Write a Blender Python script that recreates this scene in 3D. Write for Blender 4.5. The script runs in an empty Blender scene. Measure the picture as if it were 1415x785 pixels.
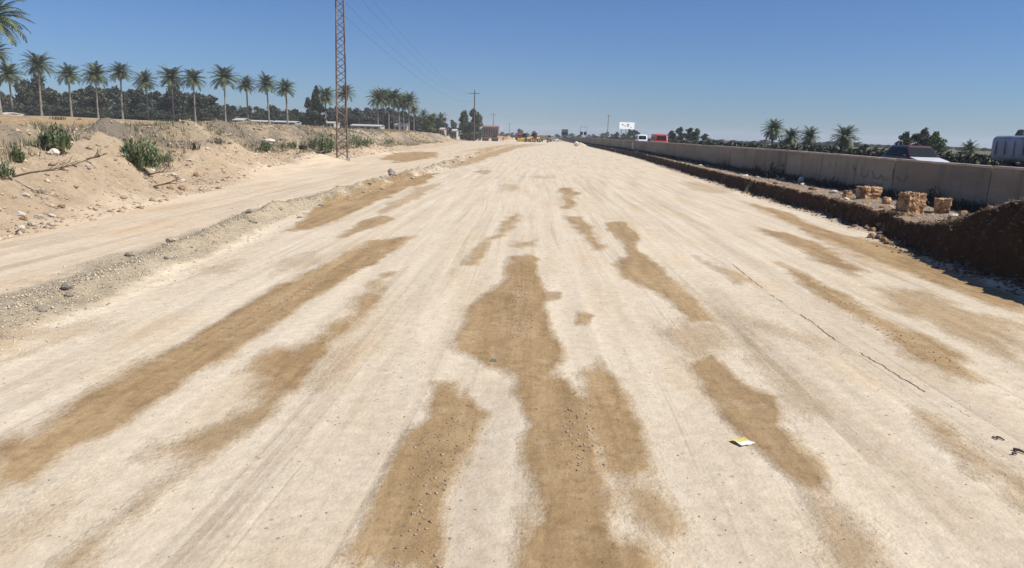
import bpy, bmesh, math, random
import numpy as np
from mathutils import Vector, Matrix, noise as mnoise
random.seed(7)
import time; _T0 = time.time()
R = math.radians
scn = bpy.context.scene
col = scn.collection

# ------------------------------------------------------------------ camera model
F, CZ = 1022.0, 2.6
ROLL = R(1.7)
PITCH = math.atan((392.5 - 185.03) / F)

def ray0(x, y, yaw=0.0):
    u = (x - 707.5) / F; v = -(y - 392.5) / F
    a = u * math.cos(ROLL) - v * math.sin(ROLL); b = u * math.sin(ROLL) + v * math.cos(ROLL)
    fy = math.cos(PITCH) + b * math.sin(PITCH); fz = -math.sin(PITCH) + b * math.cos(PITCH)
    c, s = math.cos(yaw), math.sin(yaw)
    return Vector((a * c - fy * s, a * s + fy * c, fz))
_r = ray0(740, 186); YAW = math.atan2(_r[0], _r[1])
def ray(x, y): return ray0(x, y, YAW)
def G(x, y, z=0.0):
    d = ray(x, y); t = (z - CZ) / d[2]; return (d[0] * t, d[1] * t)
def AX(x, Y, y=188):
    d = ray(x, y); return d[0] / d[1] * Y
def AZ(x, y, Y):
    d = ray(x, y); return CZ + d[2] / d[1] * Y

cam = bpy.data.cameras.new('camera'); camo = bpy.data.objects.new('camera', cam); col.objects.link(camo)
cam.sensor_width = 36; cam.lens = F / 1415 * 36; cam.clip_start = .05; cam.clip_end = 8000
fwd = ray(707.5, 392.5).normalized(); rt = (ray(708.5, 392.5) - ray(707.5, 392.5)).normalized(); up = rt.cross(fwd)
camo.matrix_world = Matrix(((rt.x, up.x, -fwd.x, 0), (rt.y, up.y, -fwd.y, 0), (rt.z, up.z, -fwd.z, CZ), (0, 0, 0, 1)))
scn.camera = camo

# ------------------------------------------------------------------ light
SUN_EL, SUN_AZ = 49, 104     # azimuth clockwise from +Y
w = bpy.data.worlds.new('World'); scn.world = w; w.use_nodes = True
nt = w.node_tree; bg = nt.nodes['Background']
sky = nt.nodes.new('ShaderNodeTexSky'); sky.sky_type = 'NISHITA'; sky.sun_disc = False
sky.sun_elevation = R(SUN_EL); sky.sun_rotation = R(SUN_AZ)
sky.air_density = 1.0; sky.dust_density = 0.25; sky.ozone_density = 3.0; sky.altitude = 0
tint = nt.nodes.new('ShaderNodeMix'); tint.data_type = 'RGBA'; tint.blend_type = 'MULTIPLY'; tint.inputs['Factor'].default_value = 1; tint.inputs['B'].default_value = (.52, .73, 1.10, 1)
nt.links.new(sky.outputs[0], tint.inputs['A']); nt.links.new(tint.outputs['Result'], bg.inputs[0]); bg.inputs[1].default_value = 0.072
sl = bpy.data.lights.new('sun', 'SUN'); slo = bpy.data.objects.new('sun', sl); col.objects.link(slo)
sl.energy = 5.0; sl.angle = R(.53); sl.color = (1, .95, .87)
sd = Vector((math.sin(R(SUN_AZ)) * math.cos(R(SUN_EL)), math.cos(R(SUN_AZ)) * math.cos(R(SUN_EL)), math.sin(R(SUN_EL))))
slo.rotation_euler = sd.to_track_quat('Z', 'Y').to_euler()
scn.view_settings.view_transform = 'Standard'; scn.view_settings.look = 'None'
scn.view_settings.exposure = .22; scn.view_settings.gamma = 1
scn.render.engine = 'CYCLES'
scn.render.resolution_x = 1024; scn.render.resolution_y = 568
try:
    scn.cycles.volume_bounces = 1; scn.cycles.max_bounces = 6
    scn.cycles.transparent_max_bounces = 8
except Exception: pass

# ------------------------------------------------------------------ numpy noise
def _h(ix, iy, s):
    n = (ix.astype(np.int64) * 374761393 + iy.astype(np.int64) * 668265263 + s * 1442695041) & 0xFFFFFFFF
    n = ((n ^ (n >> 13)) * 1274126177) & 0xFFFFFFFF
    return ((n ^ (n >> 16)) & 0xFFFF) / 65535.0
def vn(x, y, s=0):
    ix = np.floor(x); iy = np.floor(y); fx = x - ix; fy = y - iy
    fx = fx * fx * (3 - 2 * fx); fy = fy * fy * (3 - 2 * fy)
    a = _h(ix, iy, s); b = _h(ix + 1, iy, s); c = _h(ix, iy + 1, s); d = _h(ix + 1, iy + 1, s)
    return (a + (b - a) * fx + (c - a) * fy + (a - b - c + d) * fx * fy) * 2 - 1
def fbm(x, y, o=4, s=0, g=.5):
    r = 0; a = 1.0; t = 0
    for i in range(o):
        r = r + a * vn(x * 2 ** i + 17.3 * i, y * 2 ** i - 9.1 * i, s + i); t += a; a *= g
    return r / t
def sm(a, b, x):
    t = np.clip((x - a) / (b - a), 0, 1); return t * t * (3 - 2 * t)
def ip(y, pts):
    p = np.array(pts, float); return np.interp(y, p[:, 0], p[:, 1])

BERM = [(0, -6.6), (9, -6.85), (13, -7.1), (17, -7.25), (21, -7.7), (28, -7.75), (41, -7.45), (55, -7.0), (87, -7.1), (130, -6.4), (200, -4.5), (300, -2)]
TOE = [(0, -11.4), (16, -11.7), (22, -11.9), (30, -13.0), (42, -14.7), (57, -16.1), (119, -16.2), (176, -17.2), (250, -25), (300, -36), (700, -80)]
EDGE = [(0, 9.2), (14, 9.3), (17, 9.35), (19.5, 9.75), (21.2, 9.95), (22.0, 10.8), (23.2, 10.4), (27, 10.75), (36, 10.85), (58, 11.75), (98, 13.3), (180, 13.9), (260, 13.2), (400, 12.9)]
WALL = [(6, 14.9), (15, 14.7), (24, 14.5), (31, 14.3), (45, 13.95), (60, 14.15), (100, 15.0), (140, 15.4), (260, 15.2), (420, 15.0)]
# heaps: x, y, rx, ry, h
HEAPS = [(-15.4, 24.5, 1.9, 3.6, 1.05), (-13.9, 21.5, 1.5, 2.6, .45), (-16.6, 38.5, 2.4, 5.5, 1.25), (-15.9, 52.0, 1.5, 7, .75), (-17.6, 80, 1.6, 9, .8),
         (-24, 47, 3.0, 3, .35), (-21, 58, 2, 4, .3), (-22, 90, 3, 9, .3), (-19.5, 33, 1.8, 2.2, .3),
         (-9.8, 268, 2.4, 6, 1.7), (-14, 300, 4, 9, 1.6), (12.2, 205, 1.2, 8, .9), (-30, 75, 5, 5, .4), (-33, 100, 6, 6, .4)]
_rh = random.Random(11)
for _i in range(46):
    _y = 17 + 75 * _rh.random() ** 1.5; _x = float(np.interp(_y, [p[0] for p in TOE], [p[1] for p in TOE])) - _rh.uniform(1.7, 7.5); _r = _rh.uniform(.45, 1.25)
    HEAPS.append((_x, _y, _r, _r * _rh.uniform(1, 2), _r * _rh.uniform(.28, .5)))

def terrain(x, y):
    x = np.asarray(x, float); y = np.asarray(y, float)
    yy = np.maximum(y, 0)
    z = .02 * fbm(x * .35, y * .08, 3, 3) + .006 * fbm(x * 3, y * .5, 2, 5)
    # roller lanes and ruts of the compacted bed
    near = (1 - sm(60, 160, yy))
    # berm of grey gravel
    xb = ip(yy, BERM) + .25 * fbm(yy * .25, yy * 0 + 3, 3, 21)
    d = (x - xb)
    wd = .50 - .12 * sm(12, 40, yy)
    bh = (.17 + .09 * sm(12, 22, yy)) * (1 - sm(150, 230, yy))
    lump = 1 + .75 * fbm(x * 2.2, y * 1.1, 3, 31)
    z = z + bh * np.exp(-(d / wd) ** 2) * lump
    wide = np.exp(-(d / (wd * 2.2)) ** 2)
    z = z + .045 * wide * fbm(x * 6, y * 6, 3, 33)
    # left track sits a touch higher and smooth
    z = z + .06 * sm(0, -1.2, d)
    # embankment on the left
    toe = ip(yy, TOE) + .5 * fbm(yy * .16, yy * 0 + 9, 3, 41)
    e = toe - x                                     # >0 beyond toe
    loose = sm(-.3, 1.5, e)
    topz = 2.12 + .25 * sm(40, 60, yy) + .012 * np.clip(-x - 25, 0, 75)
    topz = topz * (1 - .45 * sm(170, 330, yy))
    w0 = 3.2 + 1.4 * fbm(yy * .12, yy * 0 + 1, 3, 45)
    bank = sm(0, 1, (e - w0) / (5.0 + 1.2 * fbm(yy * .3, x * 0, 2, 47)))
    apron = .42 * sm(0, 3.4, e) * (1 - sm(140, 220, yy) * .5)
    hp = 0
    hp = np.zeros(np.broadcast(x, y).shape)
    for (hx, hy, rx, ry, hh) in HEAPS:
        if y.ndim == 2:
            jj = np.where(np.abs(y[:, 0] - hy) < 2.8 * ry)[0]; kk = np.where(np.abs(x[0] - hx) < 2.8 * rx)[0]
            if len(jj) == 0 or len(kk) == 0: continue
            sl = (slice(jj[0], jj[-1] + 1), slice(kk[0], kk[-1] + 1))
        else:
            if np.min(((x - hx) / rx) ** 2 + ((y - hy) / ry) ** 2) > 8: continue
            sl = slice(None)
        xs_, ys_ = x[sl], y[sl]; q = ((xs_ - hx) / rx) ** 2 + ((ys_ - hy) / ry) ** 2
        hp[sl] += hh * np.exp(-q) * (1 + .16 * fbm(xs_ * 1.1, ys_ * .9, 3, int(abs(hx) * 7)))
    z = z + apron + bank * (topz - .42) + hp
    rough = loose * (1 - .75 * sm(-30, -60, x)) * (1 - .6 * sm(100, 250, yy))
    z = z + rough * (.22 * fbm(x * .7, y * .5, 4, 51) + .16 * np.abs(fbm(x * 2.6, y * 2.1, 4, 55)) - .30 * np.abs(fbm(x * .55 + 3, y * .38, 5, 57, .6)))
    gul = bank * (1 - bank) * 4
    z = z + bank * (1 - sm(60, 120, yy)) * (1 - sm(-27, -34, x) * 0.5) * .55 * fbm(x * .38, y * .3, 5, 65, .6)
    z = z - gul * 1.1 * np.abs(fbm(y * .42 + x * .22, x * .12, 5, 61)) * (1 - sm(160, 300, yy))
    z = z + (sm(-40, -90, x)) * .3 * fbm(x * .05, y * .05, 3, 63)
    # bench and cut on the right
    xe = ip(yy, EDGE) + (.17 * fbm(yy * .9, yy * 0 + 5, 3, 71) + .10 * fbm(yy * 3.1, yy * 0, 2, 73))
    cut = x - xe
    bz = (.60 + .03 * fbm(x * .8, y * .6, 2, 75)) * (1 - .35 * sm(90, 220, yy))
    c1 = sm(0, .30, cut + .05 * fbm(x * 4, y * 4, 2, 77))
    z = z * (1 - c1) + bz * c1
    z = z + .10 * np.exp(-((cut + .12) / .3) ** 2) * (.5 + fbm(x * 2.5, y * 1.6, 3, 79)) * (1 - c1)
    z = z + c1 * (1 - sm(2.8, 3.4, cut)) * (.05 * fbm(x * 3, y * 2, 3, 81) + .03)
    m = 1 - sm(12.0, 20.2, yy)
    mh = (.28 + 1.25 * (1 - sm(12.3, 19.3, yy))) * (1 - sm(18.2, 20.3, yy))
    prof = sm(.0, .85, cut) * (1 - .92 * sm(1.3, 3.6, cut))
    z = z + mh * prof * (1 + .22 * fbm(x * 1.3, y * 1.0, 5, 83, .6)) + .10 * prof * mh * fbm(x * 5, y * 4, 4, 84) - .12 * prof * np.abs(fbm(x * 1.7, y * 2.2, 4, 86))
    xw = ip(yy, WALL)
    hw = sm(.1, .5, x - xw - .15)
    z = z * (1 - hw) + 1.10 * hw
    z = z + .25 * sm(45, 80, x) * fbm(x * .04, y * .03, 2, 85)
    # far drop-off of the bench beyond the works
    return z
def tz(x, y): return float(terrain(np.array([x]), np.array([y]))[0])

# ------------------------------------------------------------------ helpers
MATS = {}
def nodes(mat):
    mat.use_nodes = True; return mat.node_tree
def N(nt, t, **kw):
    n = nt.nodes.new(t)
    for k, v in kw.items():
        if k.startswith('i_'):
            n.inputs[k[2:].replace('_', ' ')].default_value = v
        else: setattr(n, k, v)
    return n
def M(name, colr, rough=.7, metal=0.0, var=.15, scale=3.0, bump=0.0, bscale=20, col2=None, island=0.0, trans=None, spec=None, coords='Object', coat=0):
    if name in MATS: return MATS[name]
    m = bpy.data.materials.new(name); nt = nodes(m); b = nt.nodes['Principled BSDF']; L = nt.links.new
    b.inputs['Roughness'].default_value = rough; b.inputs['Metallic'].default_value = metal
    if spec is not None: b.inputs['Specular IOR Level'].default_value = spec
    if coat: b.inputs['Coat Weight'].default_value = coat; b.inputs['Coat Roughness'].default_value = .08
    tc = N(nt, 'ShaderNodeTexCoord'); no = N(nt, 'ShaderNodeTexNoise'); no.inputs['Scale'].default_value = scale; no.inputs['Detail'].default_value = 5
    L(tc.outputs[coords], no.inputs['Vector'])
    mx = N(nt, 'ShaderNodeMix', data_type='RGBA')
    c1 = [c * (1 - var) for c in colr]; c2 = [min(1, c * (1 + var)) for c in (col2 or colr)]
    mx.inputs['A'].default_value = (*c1, 1); mx.inputs['B'].default_value = (*c2, 1)
    mr = N(nt, 'ShaderNodeMapRange'); mr.inputs[1].default_value = .35; mr.inputs[2].default_value = .65
    L(no.outputs['Fac'], mr.inputs[0]); L(mr.outputs[0], mx.inputs['Factor'])
    out = mx.outputs['Result']
    if island:
        ge = N(nt, 'ShaderNodeNewGeometry'); hs = N(nt, 'ShaderNodeHueSaturation')
        mv = N(nt, 'ShaderNodeMapRange'); mv.inputs[3].default_value = 1 - island; mv.inputs[4].default_value = 1 + island
        L(ge.outputs['Random Per Island'], mv.inputs[0]); L(mv.outputs[0], hs.inputs['Value']); L(out, hs.inputs['Color']); out = hs.outputs[0]
    L(out, b.inputs['Base Color'])
    if bump:
        n2 = N(nt, 'ShaderNodeTexNoise'); n2.inputs['Scale'].default_value = bscale; n2.inputs['Detail'].default_value = 6
        L(tc.outputs[coords], n2.inputs['Vector'])
        bp = N(nt, 'ShaderNodeBump'); bp.inputs['Strength'].default_value = bump; bp.inputs['Distance'].default_value = .05
        L(n2.outputs['Fac'], bp.inputs['Height']); L(bp.outputs[0], b.inputs['Normal'])
    MATS[name] = m; return m

def tag(o, label=None, cat=None, group=None, kind=None):
    if label: o['label'] = label
    if cat: o['category'] = cat
    if group: o['group'] = group
    if kind: o['kind'] = kind
    return o
def empty(name, loc, rz=0, sc=1):
    o = bpy.data.objects.new(name, None); col.objects.link(o); o.location = loc; o.rotation_euler = (0, 0, rz); o.scale = (sc, sc, sc); o.empty_display_size = .2
    return o
def children(o): return [c for c in bpy.data.objects if c.parent is o]
def copy_tree(o, parent=None):
    c = o.copy(); col.objects.link(c)
    if parent: c.parent = parent
    for ch in children(o): copy_tree(ch, c)
    return c

class MB:
    def __init__(s): s.v = []; s.f = []
    def add(s, vs, fs):
        n = len(s.v); s.v += [tuple(v) for v in vs]; s.f += [tuple(i + n for i in f) for f in fs]; return s
    def box(s, c, d, rz=0, taper=(1, 1), ry=0):
        hx, hy, hz = d[0] / 2, d[1] / 2, d[2] / 2; vs = []
        for k in (-1, 1):
            tx, ty = (taper if k > 0 else (1, 1))
            for a, b in ((-1, -1), (1, -1), (1, 1), (-1, 1)):
                p = Vector((a * hx * tx, b * hy * ty, k * hz))
                if ry: p = Matrix.Rotation(ry, 3, 'X') @ p
                if rz: p = Matrix.Rotation(rz, 3, 'Z') @ p
                vs.append(p + Vector(c))
        return s.add(vs, [(3, 2, 1, 0), (4, 5, 6, 7), (0, 1, 5, 4), (1, 2, 6, 5), (2, 3, 7, 6), (3, 0, 4, 7)])
    def tube(s, pts, rad, n=8, cap=True):
        pts = [Vector(p) for p in pts]
        if not hasattr(rad, '__len__'): rad = [rad] * len(pts)
        vs = []; fs = []; 
        for i, p in enumerate(pts):
            t = (pts[min(i + 1, len(pts) - 1)] - pts[max(i - 1, 0)]).normalized()
            a = t.cross(Vector((0, 0, 1)) if abs(t.z) < .9 else Vector((1, 0, 0))).normalized(); b = t.cross(a)
            for k in range(n):
                an = 2 * math.pi * k / n; vs.append(p + (a * math.cos(an) + b * math.sin(an)) * rad[i])
        for i in range(len(pts) - 1):
            for k in range(n):
                k2 = (k + 1) % n; fs.append((i * n + k, i * n + k2, (i + 1) * n + k2, (i + 1) * n + k))
        if cap:
            fs.append(tuple(range(n))[::-1]); fs.append(tuple((len(pts) - 1) * n + k for k in range(n)))
        return s.add(vs, fs)
    def prism(s, prof, x0, x1, prof1=None):       # prof in (y,z)
        n = len(prof); p1 = prof1 or prof
        vs = [(x0, a, b) for a, b in prof] + [(x1, a, b) for a, b in p1]
        fs = [tuple(range(n))[::-1], tuple(range(n, 2 * n))]
        for i in range(n):
            j = (i + 1) % n; fs.append((i, j, n + j, n + i))
        return s.add(vs, fs)
    def panel(s, pts, th=.02):                     # thin slab from a quad, thickened along its normal
        p = [Vector(q) for q in pts]; nrm = (p[1] - p[0]).cross(p[2] - p[0]).normalized() * th
        n = len(p); vs = [q for q in p] + [q + nrm for q in p]
        fs = [tuple(range(n))[::-1], tuple(range(n, 2 * n))] + [(i, (i + 1) % n, n + (i + 1) % n, n + i) for i in range(n)]
        return s.add(vs, fs)
    def mesh(s, name):
        me = bpy.data.meshes.new(name); me.from_pydata(s.v, [], s.f); me.update()
        bm = bmesh.new(); bm.from_mesh(me); bmesh.ops.recalc_face_normals(bm, faces=bm.faces); bm.to_mesh(me); bm.free()
        return me
    def build(s, name, mat, parent=None, smooth=False, bevel=0, seg=2):
        me = s.mesh(name); o = bpy.data.objects.new(name, me); col.objects.link(o); me.materials.append(mat)
        if parent: o.parent = parent
        if smooth: me.polygons.foreach_set('use_smooth', [True] * len(me.polygons))
        if bevel:
            b = o.modifiers.new('bevel', 'BEVEL'); b.width = bevel; b.segments = seg; b.limit_method = 'ANGLE'; b.angle_limit = R(35)
        return o
def link_mesh(name, me, parent=None):
    o = bpy.data.objects.new(name, me); col.objects.link(o); 
    if parent: o.parent = parent
    return o
def np_mesh(name, verts, faces, mat, smooth=False):
    me = bpy.data.meshes.new(name); verts = np.asarray(verts, np.float32); faces = np.asarray(faces, np.int32); k = faces.shape[1]
    me.vertices.add(len(verts)); me.vertices.foreach_set('co', verts.ravel())
    me.loops.add(faces.size); me.loops.foreach_set('vertex_index', faces.ravel())
    me.polygons.add(len(faces)); me.polygons.foreach_set('loop_start', np.arange(0, faces.size, k, dtype=np.int32))
    if smooth: me.polygons.foreach_set('use_smooth', np.ones(len(faces), bool))
    me.update(calc_edges=True); me.materials.append(mat); return me

# ------------------------------------------------------------------ GROUND
def axis_cols():
    xs = [-16.5]
    while xs[-1] < 15.6: xs.append(xs[-1] + .075)
    l = [-16.5]; st = .08
    while l[-1] > -1800: st *= 1.016; l.append(l[-1] - st)
    r = [xs[-1]]; st = .08
    while r[-1] < 1800: st *= 1.03; r.append(r[-1] + st)
    return np.array(l[::-1] + xs[1:] + r[1:])
def axis_rows():
    ys = [3.2]
    while ys[-1] < 9: ys.append(ys[-1] + .04)
    st = .04
    while ys[-1] < 2600: st *= 1.0085 if ys[-1] < 400 else 1.05; ys.append(ys[-1] + st)
    b = [3.2]; st = .06
    while b[-1] > -1500: st *= 1.15; b.append(b[-1] - st)
    return np.array(b[::-1] + ys[1:])
XS, YS = axis_cols(), axis_rows()
GX, GY = np.meshgrid(XS, YS)
GZ = terrain(GX, GY)
nx, ny = len(XS), len(YS)
print('ground', nx, ny, nx * ny)

# stains traced on the ground in plan (polygons given as the photo's ground points, unprojected to metres)
ST = [  # strength, softness(m), points
 (1, .16, [(-5,622),(50,608),(100,572),(145,538),(200,500),(275,468),(325,434),(382,399),(457,360),(515,331),(576,321),(553,340),(515,363),(484,375),(450,400),(420,422),(382,447),(367,455),(330,480),(277,505),(222,548),(160,583),(100,610),(60,645),(0,658)]),
 (.8, .15, [(-5,655),(18,660),(12,676),(-5,688)]),
 (1, .2, [(390,323),(420,302),(450,283),(500,262),(560,246),(605,240),(592,250),(545,268),(490,292),(440,312),(415,320)]),
 (.9, .15, [(469,325),(495,306),(534,297),(543,302),(507,318),(476,329)]),
 (.6, .2, [(525,292),(560,270),(610,250),(600,262),(560,282),(535,296)]),
 (1, .22, [(367,497),(397,475),(440,468),(470,445),(495,425),(512,400),(541,377),(530,400),(510,425),(478,455),(460,475),(435,505),(400,535),(380,540),(372,515)]),
 (.9, .2, [(215,612),(270,604),(299,588),(330,572),(358,558),(380,536),(372,566),(340,585),(316,602),(290,622),(268,618)]),
 (.75, .25, [(85,790),(115,755),(150,735),(190,700),(218,674),(206,697),(172,722),(142,752),(110,790)]),
 (1, .13, [(706,360),(736,360),(744,394),(755,417),(757,448),(767,478),(776,497),(767,514),(793,531),(808,542),(823,578),(831,608),(831,650),(840,689),(840,714),(848,744),(887,749),(904,795),(724,795),(716,744),(724,717),(750,706),(754,680),(744,650),(729,633),(733,612),(744,578),(733,557),(724,535),(716,514),(682,505),(635,497),(628,476),(648,432),(675,409),(698,386)]),
 (1, .12, [(801,505),(827,495),(848,518),(870,557),(887,599),(893,638),(860,648),(828,650),(820,600),(805,560)]),
 (.85, .16, [(861,655),(900,660),(925,700),(937,725),(915,734),(880,705),(868,680)]),
 (1, .11, [(588,542),(622,540),(626,557),(643,548),(682,567),(665,591),(652,633),(631,663),(622,680),(614,723),(605,795),(470,795),(503,740),(515,714),(537,663),(554,633),(556,614),(584,591)]),
 (.85, .15, [(648,365),(668,333),(679,331),(671,352),(660,367)]),
 (.85, .2, [(675,330),(698,308),(717,297),(724,304),(706,312),(690,325)]),
 (.75, .2, [(708,335),(733,335),(733,346),(713,347)]),
 (.9, .08, [(794,432),(817,434),(813,449),(797,449)]),
 (.8, .1, [(755,405),(775,402),(772,414),(755,418)]),
 (.9, .25, [(775,262),(794,262),(798,279),(797,290),(786,289)]),
 (.9, .2, [(790,298),(805,298),(820,321),(836,342),(824,342),(805,321)]),
 (.95, .15, [(835,308),(858,310),(882,328),(890,348),(926,376),(936,396),(966,424),(998,456),(954,456),(928,420),(902,396),(862,376),(852,364),(878,355),(865,335),(845,322)]),
 (.95, .12, [(950,499),(984,497),(1018,527),(1061,548),(1065,582),(1099,612),(1133,638),(1146,674),(1108,655),(1074,633),(1039,608),(1005,578),(980,544),(958,514)]),
 (.7, .25, [(1163,700),(1210,744),(1240,795),(1180,795),(1150,730)]),
 (1, .22, [(1074,364),(1106,376),(1165,408),(1181,424),(1221,440),(1275,462),(1321,488),(1330,514),(1291,508),(1240,484),(1209,460),(1177,436),(1146,416),(1106,390)]),
 (.95, .25, [(1058,320),(1100,328),(1130,338),(1157,350),(1180,365),(1215,374),(1190,382),(1140,362),(1110,345)]),
 (1, .3, [(1045,284),(1082,292),(1130,312),(1209,336),(1273,360),(1349,388),(1425,412),(1425,435),(1349,410),(1273,384),(1209,362),(1154,338),(1090,308)]),
 (.75, .35, [(1217,400),(1273,404),(1425,455),(1425,510),(1329,462),(1249,424)]),
 (.9, .22, [(1265,566),(1304,588),(1321,612),(1342,618),(1390,650),(1420,668),(1420,695),(1377,650),(1342,646),(1304,612)]),
 (.8, .35, [(615,233),(640,222),(668,211),(705,201),(740,198),(710,206),(690,214),(645,228)]),
 (.7, .3, [(655,238),(672,233),(683,237),(668,242)]),
 (.95, .3, [(522,221),(545,214),(575,210),(606,211),(600,218),(570,224),(540,225)]),
 (.6, .15, [(966,360),(1018,378),(1038,388),(1010,388),(980,372)]),
 (.4, .3, [(400,360),(440,350),(450,354),(410,370)]), (.4, .3, [(280,375),(330,365),(320,372),(285,380)]),
 (.4, .4, [(0,470),(60,455),(130,440),(150,446),(60,470),(0,490)]), (.38, .4, [(100,700),(60,720),(0,745),(0,720),(60,700)]),
 (.4, .35, [(1000,440),(1060,450),(1140,470),(1150,480),(1060,462)]), (.5, .4, [(690,256),(712,254),(714,262),(696,264)]),
 (.45, .5, [(930,250),(985,255),(1020,268),(985,268)]), (.4, .4, [(740,243),(765,243),(762,247),(742,247)]),
 (.5, .5, [(640,210),(660,206),(700,200),(760,199),(700,207)]),
 (.4, .35, [(1030,450),(1080,520),(1110,560),(1100,560),(1050,500)]), (.35, .3, [(430,520),(470,480),(490,470),(470,500),(440,530)]),
 (.55, .3, [(920,452),(1000,458),(1010,482),(985,500),(950,495),(935,470)]),
]
def seg_d(px, py, ax, ay, bx, by):
    vx, vy = bx - ax, by - ay; L2 = vx * vx + vy * vy + 1e-12
    t = np.clip(((px - ax) * vx + (py - ay) * vy) / L2, 0, 1)
    return np.hypot(px - ax - t * vx, py - ay - t * vy)
stain = np.zeros(GX.shape); salpha = np.full(GX.shape, .6)
SQ = .45
for (st, so, poly) in ST:
    P = np.array([G(*p) for p in poly]); 
    x0, x1, y0, y1 = P[:, 0].min() - 1.5, P[:, 0].max() + 1.5, P[:, 1].min() - 4, P[:, 1].max() + 4
    i0, i1 = np.searchsorted(YS, [y0, y1]); j0, j1 = np.searchsorted(XS, [x0, x1])
    px = GX[i0:i1, j0:j1]; py = GY[i0:i1, j0:j1] * SQ
    wq = .035 + .011 * np.clip(GY[i0:i1, j0:j1], 0, 60); wx_, wy_ = GX[i0:i1, j0:j1], GY[i0:i1, j0:j1]
    px = px + wq * 1.1 * fbm(wx_ * 1.1, wy_ * .55, 4, 301, .55); py = py + wq * 2.6 * SQ * 2.2 * fbm(wx_ * .9 + 7, wy_ * .3, 4, 311, .55)
    d = np.full(px.shape, 1e9); ins = np.zeros(px.shape, bool)
    for k in range(len(P)):
        ax, ay = P[k][0], P[k][1] * SQ; bx, by = P[(k + 1) % len(P)][0], P[(k + 1) % len(P)][1] * SQ
        d = np.minimum(d, seg_d(px, py, ax, ay, bx, by))
        c = ((ay > py) != (by > py)) & (px < (bx - ax) * (py - ay) / (by - ay + 1e-12) + ax); ins ^= c
    sdv = np.where(ins, d, -d)
    v = np.clip(.5 + sdv / (2.8 * so), 0, 1)
    cur = stain[i0:i1, j0:j1]; al = salpha[i0:i1, j0:j1]; al[:] = np.where(v > cur, st, al); cur[:] = np.maximum(cur, v)
# smooth roller/tyre lanes
def lane(pts, wdt, st):
    P = np.array([G(*p) for p in pts]); d = np.full(GX.shape, 9.0)
    i0, i1 = np.searchsorted(YS, [P[:, 1].min() - 1, P[:, 1].max() + 1])
    for k in range(len(P) - 1):
        d[i0:i1] = np.minimum(d[i0:i1], seg_d(GX[i0:i1], GY[i0:i1], *P[k], *P[k + 1]))
    return st * (1 - sm(wdt * .6, wdt * 1.3, d))
lanes = np.zeros(GX.shape)
for pts, wd_, s_ in [([(985,400),(1027,450),(1140,560),(1240,640),(1415,790)], .20, .9), ([(690,785),(683,640),(690,540)], .30, .8), ([(880,440),(960,560),(1010,700),(1060,790)], .28, .45),
                  ([(810,250),(860,330),(990,480),(1100,600)], .18, .4), ([(560,480),(470,640),(380,790)], .3, .4), ([(715,300),(700,420),(560,700),(520,790)], .2, .3),
                  ([(870,250),(960,310),(1100,400),(1300,540),(1415,610)], .25, .5), ([(650,300),(560,420),(330,680),(220,790)], .22, .4),
                  ([(0,380),(200,330),(420,262),(560,232)], .3, .4), ([(0,345),(200,300),(420,245)], .25, .3), ([(900,225),(1050,290),(1250,390),(1415,470)], .2, .5)]:
    lanes = np.maximum(lanes, lane(pts, wd_, s_))
crk = [(1000,355),(1046,392),(1090,425),(1130,450),(1155,470),(1190,488),(1220,505),(1250,524),(1283,543)]

# soil colours
yy = np.maximum(GY, 0)
def C(*c): return np.array(c)
col_road = C(.68, .595, .46); col_berm = C(.56, .475, .345); col_track = C(.67, .565, .425); col_loose = C(.55, .435, .305)
col_bank = C(.40, .325, .225); col_grey = C(.215, .19, .16); col_field = C(.50, .36, .21); col_bench = C(.40, .315, .225); col_cut_shade = C(.085, .045, .023); col_asph = C(.07, .07, .07)  # cut face colour: reddish-brown soil, darkened to carry its shade
xb = ip(yy, BERM); d = GX - xb
def mixc(a, b, t): return a * (1 - t[..., None]) + b * t[..., None]
colr = np.broadcast_to(col_road, GX.shape + (3,)).copy()
colr = mixc(colr, col_track, sm(.2, -1.0, d))
bw = (.88 - .25 * sm(12, 45, yy))
bf = 1 - sm(.55, 1.15, np.abs(d + .1) / bw + .35 * fbm(GX * 1.5, GY * .8, 4, 101))
bf = bf * (1 - sm(130, 210, yy))
colr = mixc(colr, col_berm, bf)
toe = ip(yy, TOE) + .5 * fbm(yy * .16, yy * 0 + 9, 3, 41); e = toe - GX
lo = sm(-.8, .8, e + .5 * fbm(GX * .8, GY * .5, 3, 103)) * (1 - sm(180, 320, yy) * .4)
colr = mixc(colr, col_loose, lo)
bk = sm(2.2, 4.6, e + .9 * fbm(GX * .4, GY * .3, 3, 105))
colr = mixc(colr, col_bank, bk)
gr = bk * sm(-.08, .2, fbm(GX * .34 + GY * .16, GY * .12 - GX * .14, 5, 107)) * (1 - sm(-34, -45, GX)) 
colr = mixc(colr, col_grey, gr * .8)
of = sm(8, 13, e) * sm(-.05, .25, fbm(GX * .05, GY * .03, 3, 109))
colr = mixc(colr, col_field, of)
pale = bk * sm(.15, .5, fbm(GX * .2, GY * .15, 4, 111)); colr = mixc(colr, C(.52, .45, .34), pale * .6)
xe = ip(yy, EDGE); cut = GX - xe
be = sm(-.6, .1, cut); colr = mixc(colr, C(.42, .30, .19), be)
topf = sm(.35, .8, cut + .2 * fbm(GX * 2, GY * 2, 2, 113))
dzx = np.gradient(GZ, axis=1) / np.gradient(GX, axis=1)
steep = sm(.35, .85, dzx) * sm(-.5, 0, cut) * (1 - sm(2.5, 3, cut))
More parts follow.
